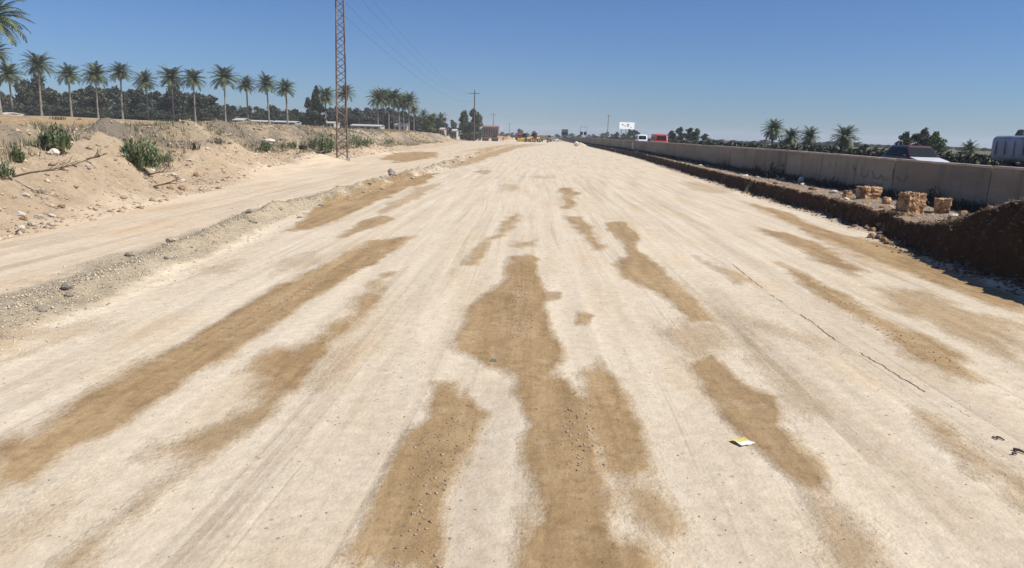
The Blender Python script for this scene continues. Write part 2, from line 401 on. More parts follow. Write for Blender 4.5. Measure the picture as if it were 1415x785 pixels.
colr = mixc(colr, col_bench, topf); cutc = mixc(np.broadcast_to(C(.078, .045, .024), GX.shape + (3,)), col_cut_shade * 1.1, sm(18, 24, yy) * .9 + .1 * (fbm(GX * 1.5, GY * 1.5, 3, 116) > .15)); colr = colr * (1 - np.clip(steep * 1.3, 0, 1)[..., None]) + cutc * np.clip(steep * 1.3, 0, 1)[..., None]  # steep cut and heap faces: soil brown with shade painted in
grn = topf * sm(.1, .4, fbm(GX * .5, GY * .2, 3, 117)) * sm(40, 90, yy) ; colr = mixc(colr, C(.17, .17, .10), grn * .7)
xw = ip(yy, WALL); colr = mixc(colr, C(.22, .19, .14), sm(.2, .6, GX - xw))
colr = mixc(colr, C(.10, .12, .06), sm(60, 120, GX) * .6)
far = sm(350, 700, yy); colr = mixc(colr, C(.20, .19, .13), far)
hpm = sm(.3, .8, GZ) * sm(225, 245, yy) * (1 - sm(-3, -1, GX)); colr = mixc(colr, C(.42, .27, .16), hpm * .8)
# ground hidden between the trees of the wood reads as dry litter
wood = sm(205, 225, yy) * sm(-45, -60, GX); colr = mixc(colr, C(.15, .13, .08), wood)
stain *= (1 - sm(.1, .5, cut))

gm = bpy.data.materials.new('soil'); nt = nodes(gm); L = nt.links.new; b = nt.nodes['Principled BSDF']; b.inputs['Roughness'].default_value = .95; b.inputs['Specular IOR Level'].default_value = .12
def attr(n): a = N(nt, 'ShaderNodeAttribute'); a.attribute_name = n; return a
tc = N(nt, 'ShaderNodeTexCoord')
def mapp(sx, sy, sz=1):
    m = N(nt, 'ShaderNodeMapping'); m.inputs['Scale'].default_value = (sx, sy, sz); L(tc.outputs['Object'], m.inputs[0]); return m.outputs[0]
def noi(vec, sc, de=5, ro=.55, dist=0):
    n = N(nt, 'ShaderNodeTexNoise'); n.inputs['Scale'].default_value = sc; n.inputs['Detail'].default_value = de; n.inputs['Roughness'].default_value = ro; n.inputs['Distortion'].default_value = dist; L(vec, n.inputs['Vector']); return n.outputs['Fac']
def mr(v, a, b_, c, d_):
    n = N(nt, 'ShaderNodeMapRange'); n.inputs[1].default_value = a; n.inputs[2].default_value = b_; n.inputs[3].default_value = c; n.inputs[4].default_value = d_; L(v, n.inputs[0]); return n.outputs[0]
def mth(op, a, b_=None):
    n = N(nt, 'ShaderNodeMath', operation=op)
    for i, q in enumerate((a, b_)):
        if q is None: continue
        if isinstance(q, (int, float)): n.inputs[i].default_value = q
        else: L(q, n.inputs[i])
    return n.outputs[0]
def mix(f_, a, b_, mode='MIX'):
    n = N(nt, 'ShaderNodeMix', data_type='RGBA', blend_type=mode)
    for k, q in (('Factor', f_), ('A', a), ('B', b_)):
        if isinstance(q, (int, float)): n.inputs[k].default_value = q
        elif isinstance(q, tuple): n.inputs[k].default_value = (*q, 1)
        else: L(q, n.inputs[k])
    return n.outputs['Result']
V1 = mapp(1, 1); V2 = mapp(1, .18); V3 = mapp(1, .05)
base = attr('soil').outputs['Color']; fs = attr('stain').outputs['Fac']; fa = attr('salpha').outputs['Fac']; fl = attr('lane').outputs['Fac']; fr = attr('road').outputs['Fac']
n_edge = mth('ADD', mth('ADD', noi(mapp(1, .5), 2.6, 8, .62), mth('MULTIPLY', noi(V1, 22, 4, .6), .35)), mth('MULTIPLY', mth('SUBTRACT', noi(mapp(1, .3), .8, 4, .6), .5), .8))
sfac = mr(mth('ADD', fs, mth('MULTIPLY', mth('SUBTRACT', n_edge, .675), .95)), .25, .62, 0, 1)
# overall mottling
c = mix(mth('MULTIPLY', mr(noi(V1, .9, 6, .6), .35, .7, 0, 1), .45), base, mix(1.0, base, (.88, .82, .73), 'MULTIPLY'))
strk = mr(noi(V3, 3.0, 3, .5), .32, .68, 0, 1)
c = mix(mth('MULTIPLY', mth('MULTIPLY', strk, fr), .7), c, mix(1.0, c, (.78, .755, .735), 'MULTIPLY'))
wx = mth('MULTIPLY', mth('SUBTRACT', noi(mapp(.015, .022), 1.0, 2, .5), .5), 4.0); sx = N(nt, 'ShaderNodeSeparateXYZ'); L(tc.outputs['Object'], sx.inputs[0]); cx = N(nt, 'ShaderNodeCombineXYZ')
L(mth('ADD', sx.outputs[0], wx), cx.inputs[0]); L(mth('MULTIPLY', sx.outputs[1], .012), cx.inputs[1])
tl = mth('MULTIPLY', mr(noi(cx.outputs[0], 3.2, 3, .7), .53, .60, 0, 1), mr(noi(V2, .8, 4), .38, .6, 0, 1))
c = mix(mth('MULTIPLY', mth('MULTIPLY', tl, fr), .6), c, mix(1.0, c, (.76, .735, .72), 'MULTIPLY'))
lp = mr(noi(V1, 1.6, 7, .72), .36, .64, 0, 1)
c = mix(mth('MULTIPLY', mth('SUBTRACT', 1.0, fr), .55), c, mix(1.0, c, mix(lp, (.78, .76, .74), (1.2, 1.2, 1.2)), 'MULTIPLY'))
tan = mr(noi(V2, 1.1, 6, .6), .50, .68, 0, 1)
c = mix(mth('MULTIPLY', mth('MULTIPLY', tan, fr), .38), c, mix(1.0, c, (.88, .72, .52), 'MULTIPLY'))
c = mix(mth('MULTIPLY', fl, .62), c, mix(1.0, c, (.78, .765, .76), 'MULTIPLY'))
brown = mix(mr(noi(V2, 2.2, 7, .65), .34, .66, 0, 1), (.285, .182, .082), (.46, .322, .172)); brown = mix(mth('MULTIPLY', mr(noi(V1, 6, 6, .7), .52, .66, 0, 1), .5), brown, (.19, .12, .055))
brown = mix(mth('MULTIPLY', mr(noi(mapp(1, .05), 4.5, 2, .5), .50, .64, 0, 1), .5), brown, mix(1.0, brown, (.72, .68, .62), 'MULTIPLY'))
brown = mix(mth('MULTIPLY', mr(noi(V1, 2.6, 5, .6), .55, .72, 0, 1), .45), brown, (.52, .40, .25))
c = mix(mth('MULTIPLY', mth('MULTIPLY', sfac, fa), .95), c, brown)
# grain and small stones
fine = noi(V1, 75, 6, .7); c = mix(.9, c, mix(1.0, c, mix(mr(fine, .25, .75, 0, 1), (.86, .85, .84), (1.10, 1.10, 1.10)), 'MULTIPLY'))
med = noi(V1, 7, 7, .75); c = mix(.8, c, mix(1.0, c, mix(mr(med, .32, .68, 0, 1), (.80, .79, .77), (1.10, 1.10, 1.10)), 'MULTIPLY'))
vo = N(nt, 'ShaderNodeTexVoronoi'); vo.inputs['Scale'].default_value = 9; L(V1, vo.inputs['Vector'])
vs_ = N(nt, 'ShaderNodeSeparateColor'); L(vo.outputs['Color'], vs_.inputs[0])
spk = mth('MULTIPLY', mr(vo.outputs['Distance'], .10, .17, 1, 0), mth('GREATER_THAN', vs_.outputs[0], .80))
c = mix(mth('MULTIPLY', spk, .55), c, (.17, .13, .09))
L(c, b.inputs['Base Color'])
# relief
h = mth('ADD', mth('MULTIPLY', noi(V1, 34, 5, .6), .018), mth('MULTIPLY', noi(V1, 5, 5, .6), .05))
h = mth('ADD', h, mth('MULTIPLY', noi(V3, 4, 2, .5), .02))
h = mth('ADD', h, mth('MULTIPLY', noi(mapp(.6, 1.0), 7, 4, .6, .6), .018))
wv = N(nt, 'ShaderNodeTexWave'); wv.bands_direction = 'Y'; wv.inputs['Scale'].default_value = 2.4; wv.inputs['Distortion'].default_value = 2.5; wv.inputs['Detail'].default_value = 2; wv.inputs['Detail Scale'].default_value = 2; L(V1, wv.inputs['Vector'])
h = mth('ADD', h, mth('MULTIPLY', mth('MULTIPLY', wv.outputs['Fac'], mr(noi(V2, .9, 3), .5, .62, 0, 1)), .012))
h = mth('ADD', h, mth('MULTIPLY', mth('MULTIPLY', tl, fr), -.010)); h = mth('ADD', h, mth('MULTIPLY', mth('MULTIPLY', mth('SUBTRACT', 1.0, fr), noi(V1, 3.2, 7, .75)), .30)); h = mth('ADD', h, mth('MULTIPLY', sfac, .012)); h = mth('ADD', h, mth('MULTIPLY', mth('MULTIPLY', sfac, noi(V1, 11, 7, .75)), .07))
rgh = mth('SUBTRACT', 1.0, mth('MULTIPLY', fr, .45))
bp = N(nt, 'ShaderNodeBump'); bp.inputs['Distance'].default_value = 1.0; L(mth('MULTIPLY', rgh, .8), bp.inputs['Strength']); L(h, bp.inputs['Height']); L(bp.outputs[0], b.inputs['Normal'])

idx = np.arange(nx * ny).reshape(ny, nx)
fc = np.stack([idx[:-1, :-1], idx[:-1, 1:], idx[1:, 1:], idx[1:, :-1]], -1).reshape(-1, 4)
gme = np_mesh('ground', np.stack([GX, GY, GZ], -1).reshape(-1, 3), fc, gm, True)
def put(name, arr, t='FLOAT'):
    a = gme.attributes.new(name, t, 'POINT')
    if t == 'FLOAT': a.data.foreach_set('value', arr.astype(np.float32).ravel())
    else: a.data.foreach_set('color', np.concatenate([arr, np.ones(arr.shape[:2] + (1,))], -1).astype(np.float32).ravel())
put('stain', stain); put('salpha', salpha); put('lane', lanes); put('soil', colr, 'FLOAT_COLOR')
roadf = (1 - np.clip(lo, 0, 1)) * (1 - be) * (1 - bf * .9); put('road', roadf)
go = link_mesh('ground', gme); tag(go, kind='structure')

# crack in the compacted bed
cm = M('crack_soil', (.16, .12, .08), .95, var=.2, scale=20)
def crack(pts, wd0):
    mb = MB(); P = [Vector((*G(*p), 0)) for p in pts]; pts2 = []
    for a, c_ in zip(P[:-1], P[1:]):
        n = max(2, int((c_ - a).length / .05))
        pts2 += [a.lerp(c_, k / n) for k in range(n)]
    vs = []; fs = []
    for i, p in enumerate(pts2):
        j = Vector((random.uniform(-.018, .018), 0, 0)); wdt = wd0 * max(.0, .25 + .9 * (mnoise.noise(Vector((i * .12, 3, 0))) + .35)) * (min(1, i / 25) if i < 25 else 1)
        wdt = max(.0012, wdt * (1 if mnoise.noise(Vector((i * .045, 9, 0))) > -.12 else .12))
        z = tz(p.x, p.y) + .004
        vs += [(p.x + j.x - wdt, p.y, z), (p.x + j.x + wdt, p.y, z)]
    for i in range(len(pts2) - 1): fs.append((2 * i, 2 * i + 1, 2 * i + 3, 2 * i + 2))
    mb.add(vs, fs); return mb
tag(crack(crk, .013).build('ground_crack', cm), kind='structure')
tag(crack([(1304,553),(1325,566),(1342,578)], .012).build('ground_crack', cm), kind='structure')

# highway behind the wall
asph = M('asphalt', (.075, .073, .07), .9, var=.15, scale=.6, bump=.3, bscale=60)
white = M('road_paint', (.7, .7, .66), .7, var=.1, scale=5)
def strip(off0, off1, z, mat, name, y0=-40, y1=420, step=6, dash=None):
    mb = MB(); y = y0
    while y < y1:
        ya, yb = y, min(y + (dash[0] if dash else step), y1)
        xa, xb_ = float(ip(max(ya, 0), WALL)), float(ip(max(yb, 0), WALL))
        mb.add([(xa + off0, ya, z), (xa + off1, ya, z), (xb_ + off1, yb, z), (xb_ + off0, yb, z)], [(0, 1, 2, 3)])
        y += dash[1] if dash else step
    return mb.build(name, mat)
tag(strip(.8, 12.0, 1.115, asph, 'highway'), kind='structure')
tag(strip(14.2, 25.5, 1.115, asph, 'highway'), kind='structure')
for o_ in (1.3, 11.4): tag(strip(o_, o_ + .14, 1.119, white, 'lane_marking'), kind='structure')
tag(strip(6.3, 6.44, 1.119, white, 'lane_marking', dash=(3, 9)), kind='structure')

# ------------------------------------------------------------------ concrete wall
conc = bpy.data.materials.new('old_concrete'); nt = nodes(conc); L = nt.links.new; b = nt.nodes['Principled BSDF']; b.inputs['Roughness'].default_value = .9; b.inputs['Specular IOR Level'].default_value = .2
tc = N(nt, 'ShaderNodeTexCoord')
c = mix(mr(noi(mapp(1, .25, 1), .9, 6, .6), .35, .65, 0, 1), (.235, .20, .155), (.315, .28, .222))
c = mix(mth('MULTIPLY', mr(noi(mapp(1.5, 1.5, .12), 1.6, 5, .65), .52, .72, 0, 1), .6), c, (.10, .09, .08))
c = mix(mth('MULTIPLY', mr(noi(mapp(1, .6, 1), .35, 4, .6), .52, .66, 0, 1), .45), c, (.30, .235, .18))
ge = N(nt, 'ShaderNodeNewGeometry'); c = mix(1.0, c, mix(mr(ge.outputs['Random Per Island'], 0, 1, 0, 1), (.84, .83, .82), (1.12, 1.10, 1.06)), 'MULTIPLY')
c = mix(.6, c, mix(1.0, c, mix(mr(noi(mapp(1, 1, 1), 30, 5, .7), .3, .7, 0, 1), (.8, .8, .8), (1.15, 1.15, 1.15)), 'MULTIPLY'))
L(c, b.inputs['Base Color'])
bp = N(nt, 'ShaderNodeBump'); bp.inputs['Strength'].default_value = .5; bp.inputs['Distance'].default_value = .03; L(noi(mapp(1, 1, 1), 12, 6, .7), bp.inputs['Height']); L(bp.outputs[0], b.inputs['Normal'])
WT = lambda y: 2.02 + .12 * float(sm(22, 45, y))
wroot = empty('concrete_wall', (float(ip(24, WALL)), 24, 0)); tag(wroot, 'long stained grey concrete wall between the dirt road and the highway', 'wall')
def rel(r, p): return (p[0] - r.location.x, p[1] - r.location.y, p[2] - r.location.z)
mb = MB(); mc = MB(); y = 6.0; seg = 6.0
while y < 400:
    ya, yb = y + .018, y + seg - .018
    jx = random.uniform(-.012, .012); jz = random.uniform(-.012, .012); xa, xb_ = float(ip(ya, WALL)) + jx, float(ip(yb, WALL)) + jx; za, zb = WT(ya) + jz, WT(yb) + jz + random.uniform(-.008, .008)
    def ring(x, yv, zt): return [(x - .20, yv, .2), (x - .13, yv, .9), (x - .09, yv, zt - .05), (x + .09, yv, zt - .05), (x + .13, yv, .9), (x + .2, yv, .2)]
    A = [rel(wroot, q) for q in ring(xa, ya, za)]; B = [rel(wroot, q) for q in ring(xb_, yb, zb)]
    mb.add(A + B, [tuple(range(6))[::-1], tuple(range(6, 12))] + [(i, (i + 1) % 6, 6 + (i + 1) % 6, 6 + i) for i in range(6)])
    def ringc(x, yv, zt): return [(x - .125, yv, zt - .05), (x - .125, yv, zt + .02), (x + .125, yv, zt + .02), (x + .125, yv, zt - .05)]
    A = [rel(wroot, q) for q in ringc(xa, ya, za)]; B = [rel(wroot, q) for q in ringc(xb_, yb, zb)]
    mc.add(A + B, [(3, 2, 1, 0), (4, 5, 6, 7)] + [(i, (i + 1) % 4, 4 + (i + 1) % 4, 4 + i) for i in range(4)])
    y += seg
mb.build('wall_panel', conc, wroot); mc.build('coping', M('coping_concrete', (.46, .39, .32), .9, var=.2, scale=2, bump=.4), wroot)
# dark scrawl on the wall: unreadable brush strokes
gs = MB(); yg = 33.6
def gp(u, v):   # u along wall (toward camera +), v height
    yv = yg - u; return rel(wroot, (float(ip(yv, WALL)) - .155 - .06 * (1.5 - v) , yv, v))
for stroke in ([(0, 1.72), (.15, 1.45), (.3, 1.6), (.35, 1.3), (.5, 1.28)], [(.9, 1.62), (.92, 1.3), (1.2, 1.22), (1.5, 1.3), (1.52, 1.55)], [(1.9, 1.5), (2.1, 1.25), (2.5, 1.22), (2.7, 1.4), (2.9, 1.22), (3.3, 1.24)],
               [(2.2, 1.05), (2.5, 1.0), (2.9, 1.02)], [(3.6, 1.7), (3.62, 1.25)], [(-1.8, 1.75), (-1.78, 1.5)], [(-2.4, 1.75), (-2.4, 1.52)], [(3.9, 1.4), (4.2, 1.25), (4.6, 1.3), (4.7, 1.5)]):
    gs.tube([gp(u, v) for u, v in stroke], 0.011, 5)
gs.build('painted_scrawl', M('black_spray', (.11, .10, .095), .8), wroot)
pw = MB(); yv = G(861, 208, .6)[1]; pw.box(rel(wroot, (float(ip(yv, WALL)) - .26, yv, 1.2)), (.22, .9, 1.35)); pw.build('pale_patch_pier', M('pale_render', (.62, .60, .55), .85), wroot)

# ------------------------------------------------------------------ stones
def rock_mesh(name, mat, seed, r=(1, 1, 1), box=0.0, sub=3, amp=.28):
    bm = bmesh.new()
    if box: 
        bmesh.ops.create_cube(bm, size=1.7); bmesh.ops.subdivide_edges(bm, edges=bm.edges[:], cuts=12, use_grid_fill=True)
        amp2 = 1.0
    else: bmesh.ops.create_icosphere(bm, subdivisions=sub, radius=1); amp2 = .35
    o = Vector((seed * 3.7, seed * 1.3, 0))
    for v in bm.verts:
        p = v.co.copy(); n = p.normalized()
        if box: p = p.lerp(n * p.length ** .5, .12)
        d = amp * mnoise.fractal(p * 1.1 + o, 1, 2, 4) + amp * amp2 * .8 * mnoise.fractal(p * 3.2 + o, .7, 2, 4)
        q = p + n * d
        v.co = (q.x * r[0], q.y * r[1], q.z * r[2])
    me = bpy.data.meshes.new(name); bm.to_mesh(me); bm.free(); me.materials.append(mat)
    for p in me.polygons: p.use_smooth = False
    return me
blockm = M('soil_block', (.27, .13, .055), .95, var=.3, scale=4, bump=1.0, bscale=12, col2=(.50, .32, .18))
greyst = M('grey_stone', (.38, .335, .26), .95, var=.2, scale=4, bump=.8, bscale=10)
palest = M('pale_stone', (.60, .54, .45), .95, var=.15, scale=4, bump=.6, bscale=10)
darkst = M('dark_stone', (.14, .12, .10), .95, var=.2, scale=4)
def put_rock(px, py, z0, wpx, hpx, mat, seed, box, label, depth=.8, sink=.08, cat='rock', rz=.3, name='rock'):
    x, y = G(px, py, z0); d = math.hypot(x, y); s = d * (.92 if box else 1.02) / F; w_, h_ = wpx * s, hpx * s
    me = rock_mesh(name, mat, seed, (w_ / 2 * .95, w_ / 2 * depth, h_ / 2 / .9), box, amp=.2 if box else .28)
    o = link_mesh(name, me); z = tz(x, y + w_ * depth * .5); o.location = (x, y + w_ * depth * .5, z + h_ * .5 * (1 - sink) - .02); o.rotation_euler = (0, 0, rz); tag(o, label, cat); return o
put_rock(1264, 294, .62, 33, 28, blockm, 1, 1, 'large squarish orange-brown soil block, tallest on the ledge below the wall')
put_rock(1204, 276, .62, 31, 18, blockm, 2, 1, 'low wide soil block with dark red underside on the ledge', .7)
put_rock(1307, 294, .62, 22, 20, blockm, 5, 1, 'smaller tan soil block right of the tall one, beside the dark heap', .9, rz=-.5)
put_rock(1172, 273, .62, 11, 12, blockm, 7, 1, 'small upright orange clod left of the wide soil block')
put_rock(1108, 253, .62, 9, 8, palest, 9, 0, 'single pale cream stone under the scrawled part of the wall')
put_rock(1227, 282, .62, 12, 9, blockm, 11, 0, 'lumpy tan clod between the wide and the tall soil block')
put_rock(370, 214, .45, 17, 7, palest, 12, 0, 'flat pale stone slab beside green shoots on the left heap', .6, 0)
put_rock(797, 201, .2, 8, 6, palest, 13, 0, 'white boulder at the far tip of the ledge')
put_rock(540, 247, .05, 11, 9, greyst, 14, 0, 'largest dark grey lump on the gravel ridge')
put_rock(235, 340, .05, 16, 8, greyst, 15, 0, 'broken grey lump on the near part of the gravel ridge')
put_rock(322, 212, .9, 16, 5, palest, 16, 0, 'pale broken slab on the tan heap left of the green shoots', .6, 0)
for i, (px, py) in enumerate([(40, 297), (50, 291), (66, 297)]):
    put_rock(px, py, .35, 11, 6, greyst, 17 + i, 0, ['leftmost dark grey lump', 'middle dark grey lump', 'rightmost dark grey lump'][i] + ' of three at the foot of the left heap')
put_rock(443, 681, 0, 9, 4, darkst, 23, 0, 'tiny dark stone alone on the pale road, lower left', .7)
put_rock(75, 250, .8, 12, 9, palest, 24, 0, 'pale boulder beside dead branch on left heap')
# copies
protos = [rock_mesh('stone', greyst, 30 + i, (1, 1, .7), 0, 2, .35) for i in range(4)]
protos_b = [rock_mesh('stone', blockm, 40 + i, (1, 1, .75), 0, 2, .4) for i in range(4)]
protos_p = [rock_mesh('stone', palest, 50 + i, (1, 1, .6), 0, 2, .35) for i in range(4)]
def stone(me, x, y, s, label, group):
    o = link_mesh('stone', me); z = tz(x, y); o.location = (x, y, z + s * .25); o.scale = (s, s * random.uniform(.7, 1.2), s * random.uniform(.6, 1)); o.rotation_euler = (random.uniform(-.3, .3), 0, random.uniform(0, 6)); tag(o, label, 'stone', group)
for i in range(60):
    y = 9 + 75 * random.random() ** 1.6; x = float(ip(y, BERM)) + random.gauss(0, .45); stone(random.choice(protos), x, y, random.uniform(.03, .10) * (1 + y * .012), 'rough grey stone lying on the grey gravel ridge', 'stones on the gravel ridge')
for i in range(60):
    y = 21 + 90 * random.random() ** 1.5; x = float(ip(y, EDGE)) + random.uniform(.5, 2.6); stone(random.choice(protos_p + protos_b), x, y, random.uniform(.05, .16) * (1 + y * .004), 'loose tan stone scattered on the dirt ledge below the wall', 'stones on the ledge')
for i in range(26):
    y = random.uniform(19.5, 23.5); x = float(ip(y, EDGE)) + random.uniform(-.45, .1); stone(random.choice(protos_b), x, y, random.uniform(.05, .15), 'crumbled clod at the broken corner of the ledge', 'clods fallen from the ledge')
for i in range(70):
    y = 17 + 50 * random.random() ** 1.5; x = float(ip(y, TOE)) + random.uniform(-3.2, .3); stone(random.choice(protos_b + protos_p), x, y, random.uniform(.05, .15), 'clod of soil on the tan heaps left of the track', 'clods on the left heaps')
# gravel and pebbles: uncountable
def scatter(name, pts, mat, sizes, label, cat):
    vs = []; fs = []; n = 0
    base = [(1, 0, 0), (-.5, .87, 0), (-.5, -.87, 0), (.1, .1, .8), (0, 0, -.5)]; bf_ = [(0, 1, 3), (1, 2, 3), (2, 0, 3), (1, 0, 4), (2, 1, 4), (0, 2, 4)]
    X = np.array([p[0] for p in pts]); Y = np.array([p[1] for p in pts]); Z = terrain(X, Y)
    for i in range(len(pts)):
        s = sizes[i]; a = random.uniform(0, 6.28); ca, sa = math.cos(a) * s, math.sin(a) * s; fl_ = random.uniform(.5, 1) * s; k = random.uniform(.6, 1.3)
        for q in base: vs.append((X[i] + q[0] * ca - q[1] * sa * k, Y[i] + q[0] * sa + q[1] * ca * k, Z[i] + q[2] * fl_ + s * .1))
        fs += [(f[0] + n, f[1] + n, f[2] + n) for f in bf_]; n += 5
    o = link_mesh(name, np_mesh(name, vs, fs, mat)); tag(o, label, cat, kind='stuff')
pm = M('pebble', (.33, .26, .19), .9, island=.45, var=.1); pm2 = M('pebble_pale', (.46, .39, .28), .9, island=.4, var=.1)
P = []; S = []
for i in range(5200):
    y = 3.6 + 22 * random.random() ** 1.7; P.append((random.uniform(-7, 9), y)); S.append(random.choice([.003, .004, .006, .010]) * random.uniform(.7, 1.3))
# denser along the stony streaks of the damp patches
for pl in ([(580, 785), (600, 640), (640, 580)], [(720, 470), (715, 400)], [(800, 640), (800, 600), (780, 540)], [(1300, 495), (1220, 455), (1130, 395)], [(330, 455), (440, 390), (550, 325)]):
    Q = [Vector(G(*p)) for p in pl]
    for i in range(330):
        k = random.randrange(len(Q) - 1); q = Q[k].lerp(Q[k + 1], random.random()); cx_ = random.choice([-.12, -.03, .04, .13]); P.append((q.x + cx_ + random.gauss(0, .07), q.y + random.gauss(0, .3))); S.append((.003 + .016 * random.random() ** 2.5) * (1 + q.y * .02))
scatter('road_pebbles', P, pm, S, 'small brown pebbles strewn over the pale road', 'pebbles')
P = []; S = []
for i in range(9000):
    y = 7 + 60 * random.random() ** 1.8; P.append((float(ip(y, BERM)) + random.gauss(0, .40), y)); S.append(random.uniform(.006, .026) * (1 + y * .02))
scatter('ridge_gravel', P, pm2, S, 'grey gravel of the low ridge beside the track', 'gravel')
P = []; S = []
for i in range(6000):
    y = 12 + 90 * random.random() ** 1.6; P.append((float(ip(y, EDGE)) + (random.uniform(.3, 3.0) if y > 21 else random.uniform(1.1, 3.0)), y)); S.append(random.uniform(.012, .035) * (1 + y * .012))
scatter('ledge_gravel', P, M('ledge_stone', (.42, .34, .25), .9, island=.4, var=.1), S, 'gravel and soil crumbs on the ledge under the wall', 'gravel')
P = []; S = []
for i in range(9000):
    y = 15 + 75 * random.random() ** 1.6; P.append((float(ip(y, TOE)) - random.uniform(-.3, 9) , y)); S.append((random.uniform(.015, .05) if random.random() < .88 else random.uniform(.05, .12)) * (1 + y * .012))
scatter('heap_rubble', P, M('rubble', (.42, .32, .22), .95, island=.4, var=.1), S, 'rubble and crumbs over the tan heaps on the left', 'rubble')

P = []; S = []
for i in range(5200):
    y = 12 + 60 * random.random() ** 1.9; q = abs(random.gauss(0, .22)); P.append((float(ip(y, EDGE)) + (-q if random.random() < .45 else random.uniform(-.05, .7 if y < 20 else .35)), y)); S.append(random.uniform(.01, .05) * (1 + y * .008))
scatter('cut_crumbs', P, M('cut_crumb', (.13, .075, .04), .95, island=.45, var=.1), S, 'dark brown crumbs spilled along the foot of the cut ledge', 'soil crumbs')
# ------------------------------------------------------------------ plants
leafg = M('shrub_leaf', (.10, .15, .06), .6, island=.5, col2=(.17, .20, .10)); dryg = M('dry_leaf', (.33, .27, .17), .8, island=.4); darkg = M('dark_scrub', (.035, .042, .025), .8, island=.5)
twig = M('twig', (.14, .10, .07), .9)
def tuft(seed, n, h, r, wd, lean=.5, mat=leafg, seg=3):
    rnd = random.Random(seed); vs = []; fs = []
    for i in range(n):
        a = rnd.uniform(0, 6.28); rr = r * math.sqrt(rnd.random()) * .6; bx, by = math.cos(a) * rr, math.sin(a) * rr
        ln = h * rnd.uniform(.5, 1); le = lean * rnd.random(); a2 = a + rnd.uniform(-.9, .9); dx, dy = math.cos(a2) * le * ln, math.sin(a2) * le * ln
        wx, wy = -math.sin(a2) * wd, math.cos(a2) * wd; n0 = len(vs)
        for k in range(seg + 1):
            t = k / seg; ww = (1 - t) * .9 + .1; x = bx + dx * t * t + dx * .2 * t; yv = by + dy * t * t + dy * .2 * t; z = ln * (t - .25 * le * t * t)
            vs += [(x - wx * ww, yv - wy * ww, z), (x + wx * ww, yv + wy * ww, z)]
        for k in range(seg): fs.append((n0 + 2 * k, n0 + 2 * k + 1, n0 + 2 * k + 3, n0 + 2 * k + 2))
    return np_mesh('foliage', vs, fs, mat)
def reed_mesh(seed, n, h, r, mat=leafg):     # upright stems with many side leaves
    rnd = random.Random(seed); vs = []; fs = []
    for i in range(n):
        a = rnd.uniform(0, 6.28); rr = r * math.sqrt(rnd.random()); bx, by = math.cos(a) * rr, math.sin(a) * rr
        H = h * rnd.uniform(.45, 1) * (1 - .4 * (rr / r) ** 2); lx, ly = rnd.uniform(-.15, .15) * H, rnd.uniform(-.15, .15) * H
        for k in range(rnd.randint(14, 22)):
            t = rnd.uniform(.08, 1); x, yv, z = bx + lx * t, by + ly * t, H * t; a2 = rnd.uniform(0, 6.28); ll = h * rnd.uniform(.10, .22); el = rnd.uniform(.35, 1.35)
            dx, dy, dz = math.cos(a2) * ll * math.cos(el), math.sin(a2) * ll * math.cos(el), ll * math.sin(el); wx, wy = -math.sin(a2) * ll * .11, math.cos(a2) * ll * .11; n0 = len(vs)
            vs += [(x, yv, z), (x + dx * .5 + wx, yv + dy * .5 + wy, z + dz * .5), (x + dx, yv + dy, z + dz), (x + dx * .5 - wx, yv + dy * .5 - wy, z + dz * .5)]
            fs.append((n0, n0 + 1, n0 + 2, n0 + 3))
    return np_mesh('foliage', vs, fs, mat)
def shrub(px, py, Y, wpx, hpx, mat, label, seed, cat='shrub', n=None):
    x = AX(px, Y, py); z = tz(x, Y); s = Y / F * 1.02; w_, h_ = wpx * s, hpx * s
    t = empty('shrub', (x, Y, z - .03)); tag(t, label, cat)
    link_mesh('foliage', reed_mesh(seed, n or int(14 + wpx * 1.8), h_ * 1.05, w_ / 2, mat), t)
    st = MB(); rnd = random.Random(seed)
    for k in range(6):
        a = rnd.uniform(0, 6.28); r0 = rnd.uniform(0, w_ * .3); st.tube([(math.cos(a) * r0, math.sin(a) * r0, -.05), (math.cos(a) * r0 * 1.3, math.sin(a) * r0 * 1.3, h_ * .6)], [.012 * s * 25, .005 * s * 25], 5)
    st.build('stem', twig, t)
def gy(px, py, lo_, hi_):      # distance at which the ground is seen at this photo point
    Y = lo_
    while Y < hi_:
        d = ray(px, py); x = d[0] / d[1] * Y; z = CZ + d[2] / d[1] * Y
        if tz(x, Y) >= z: return Y
        Y += .25
    return hi_
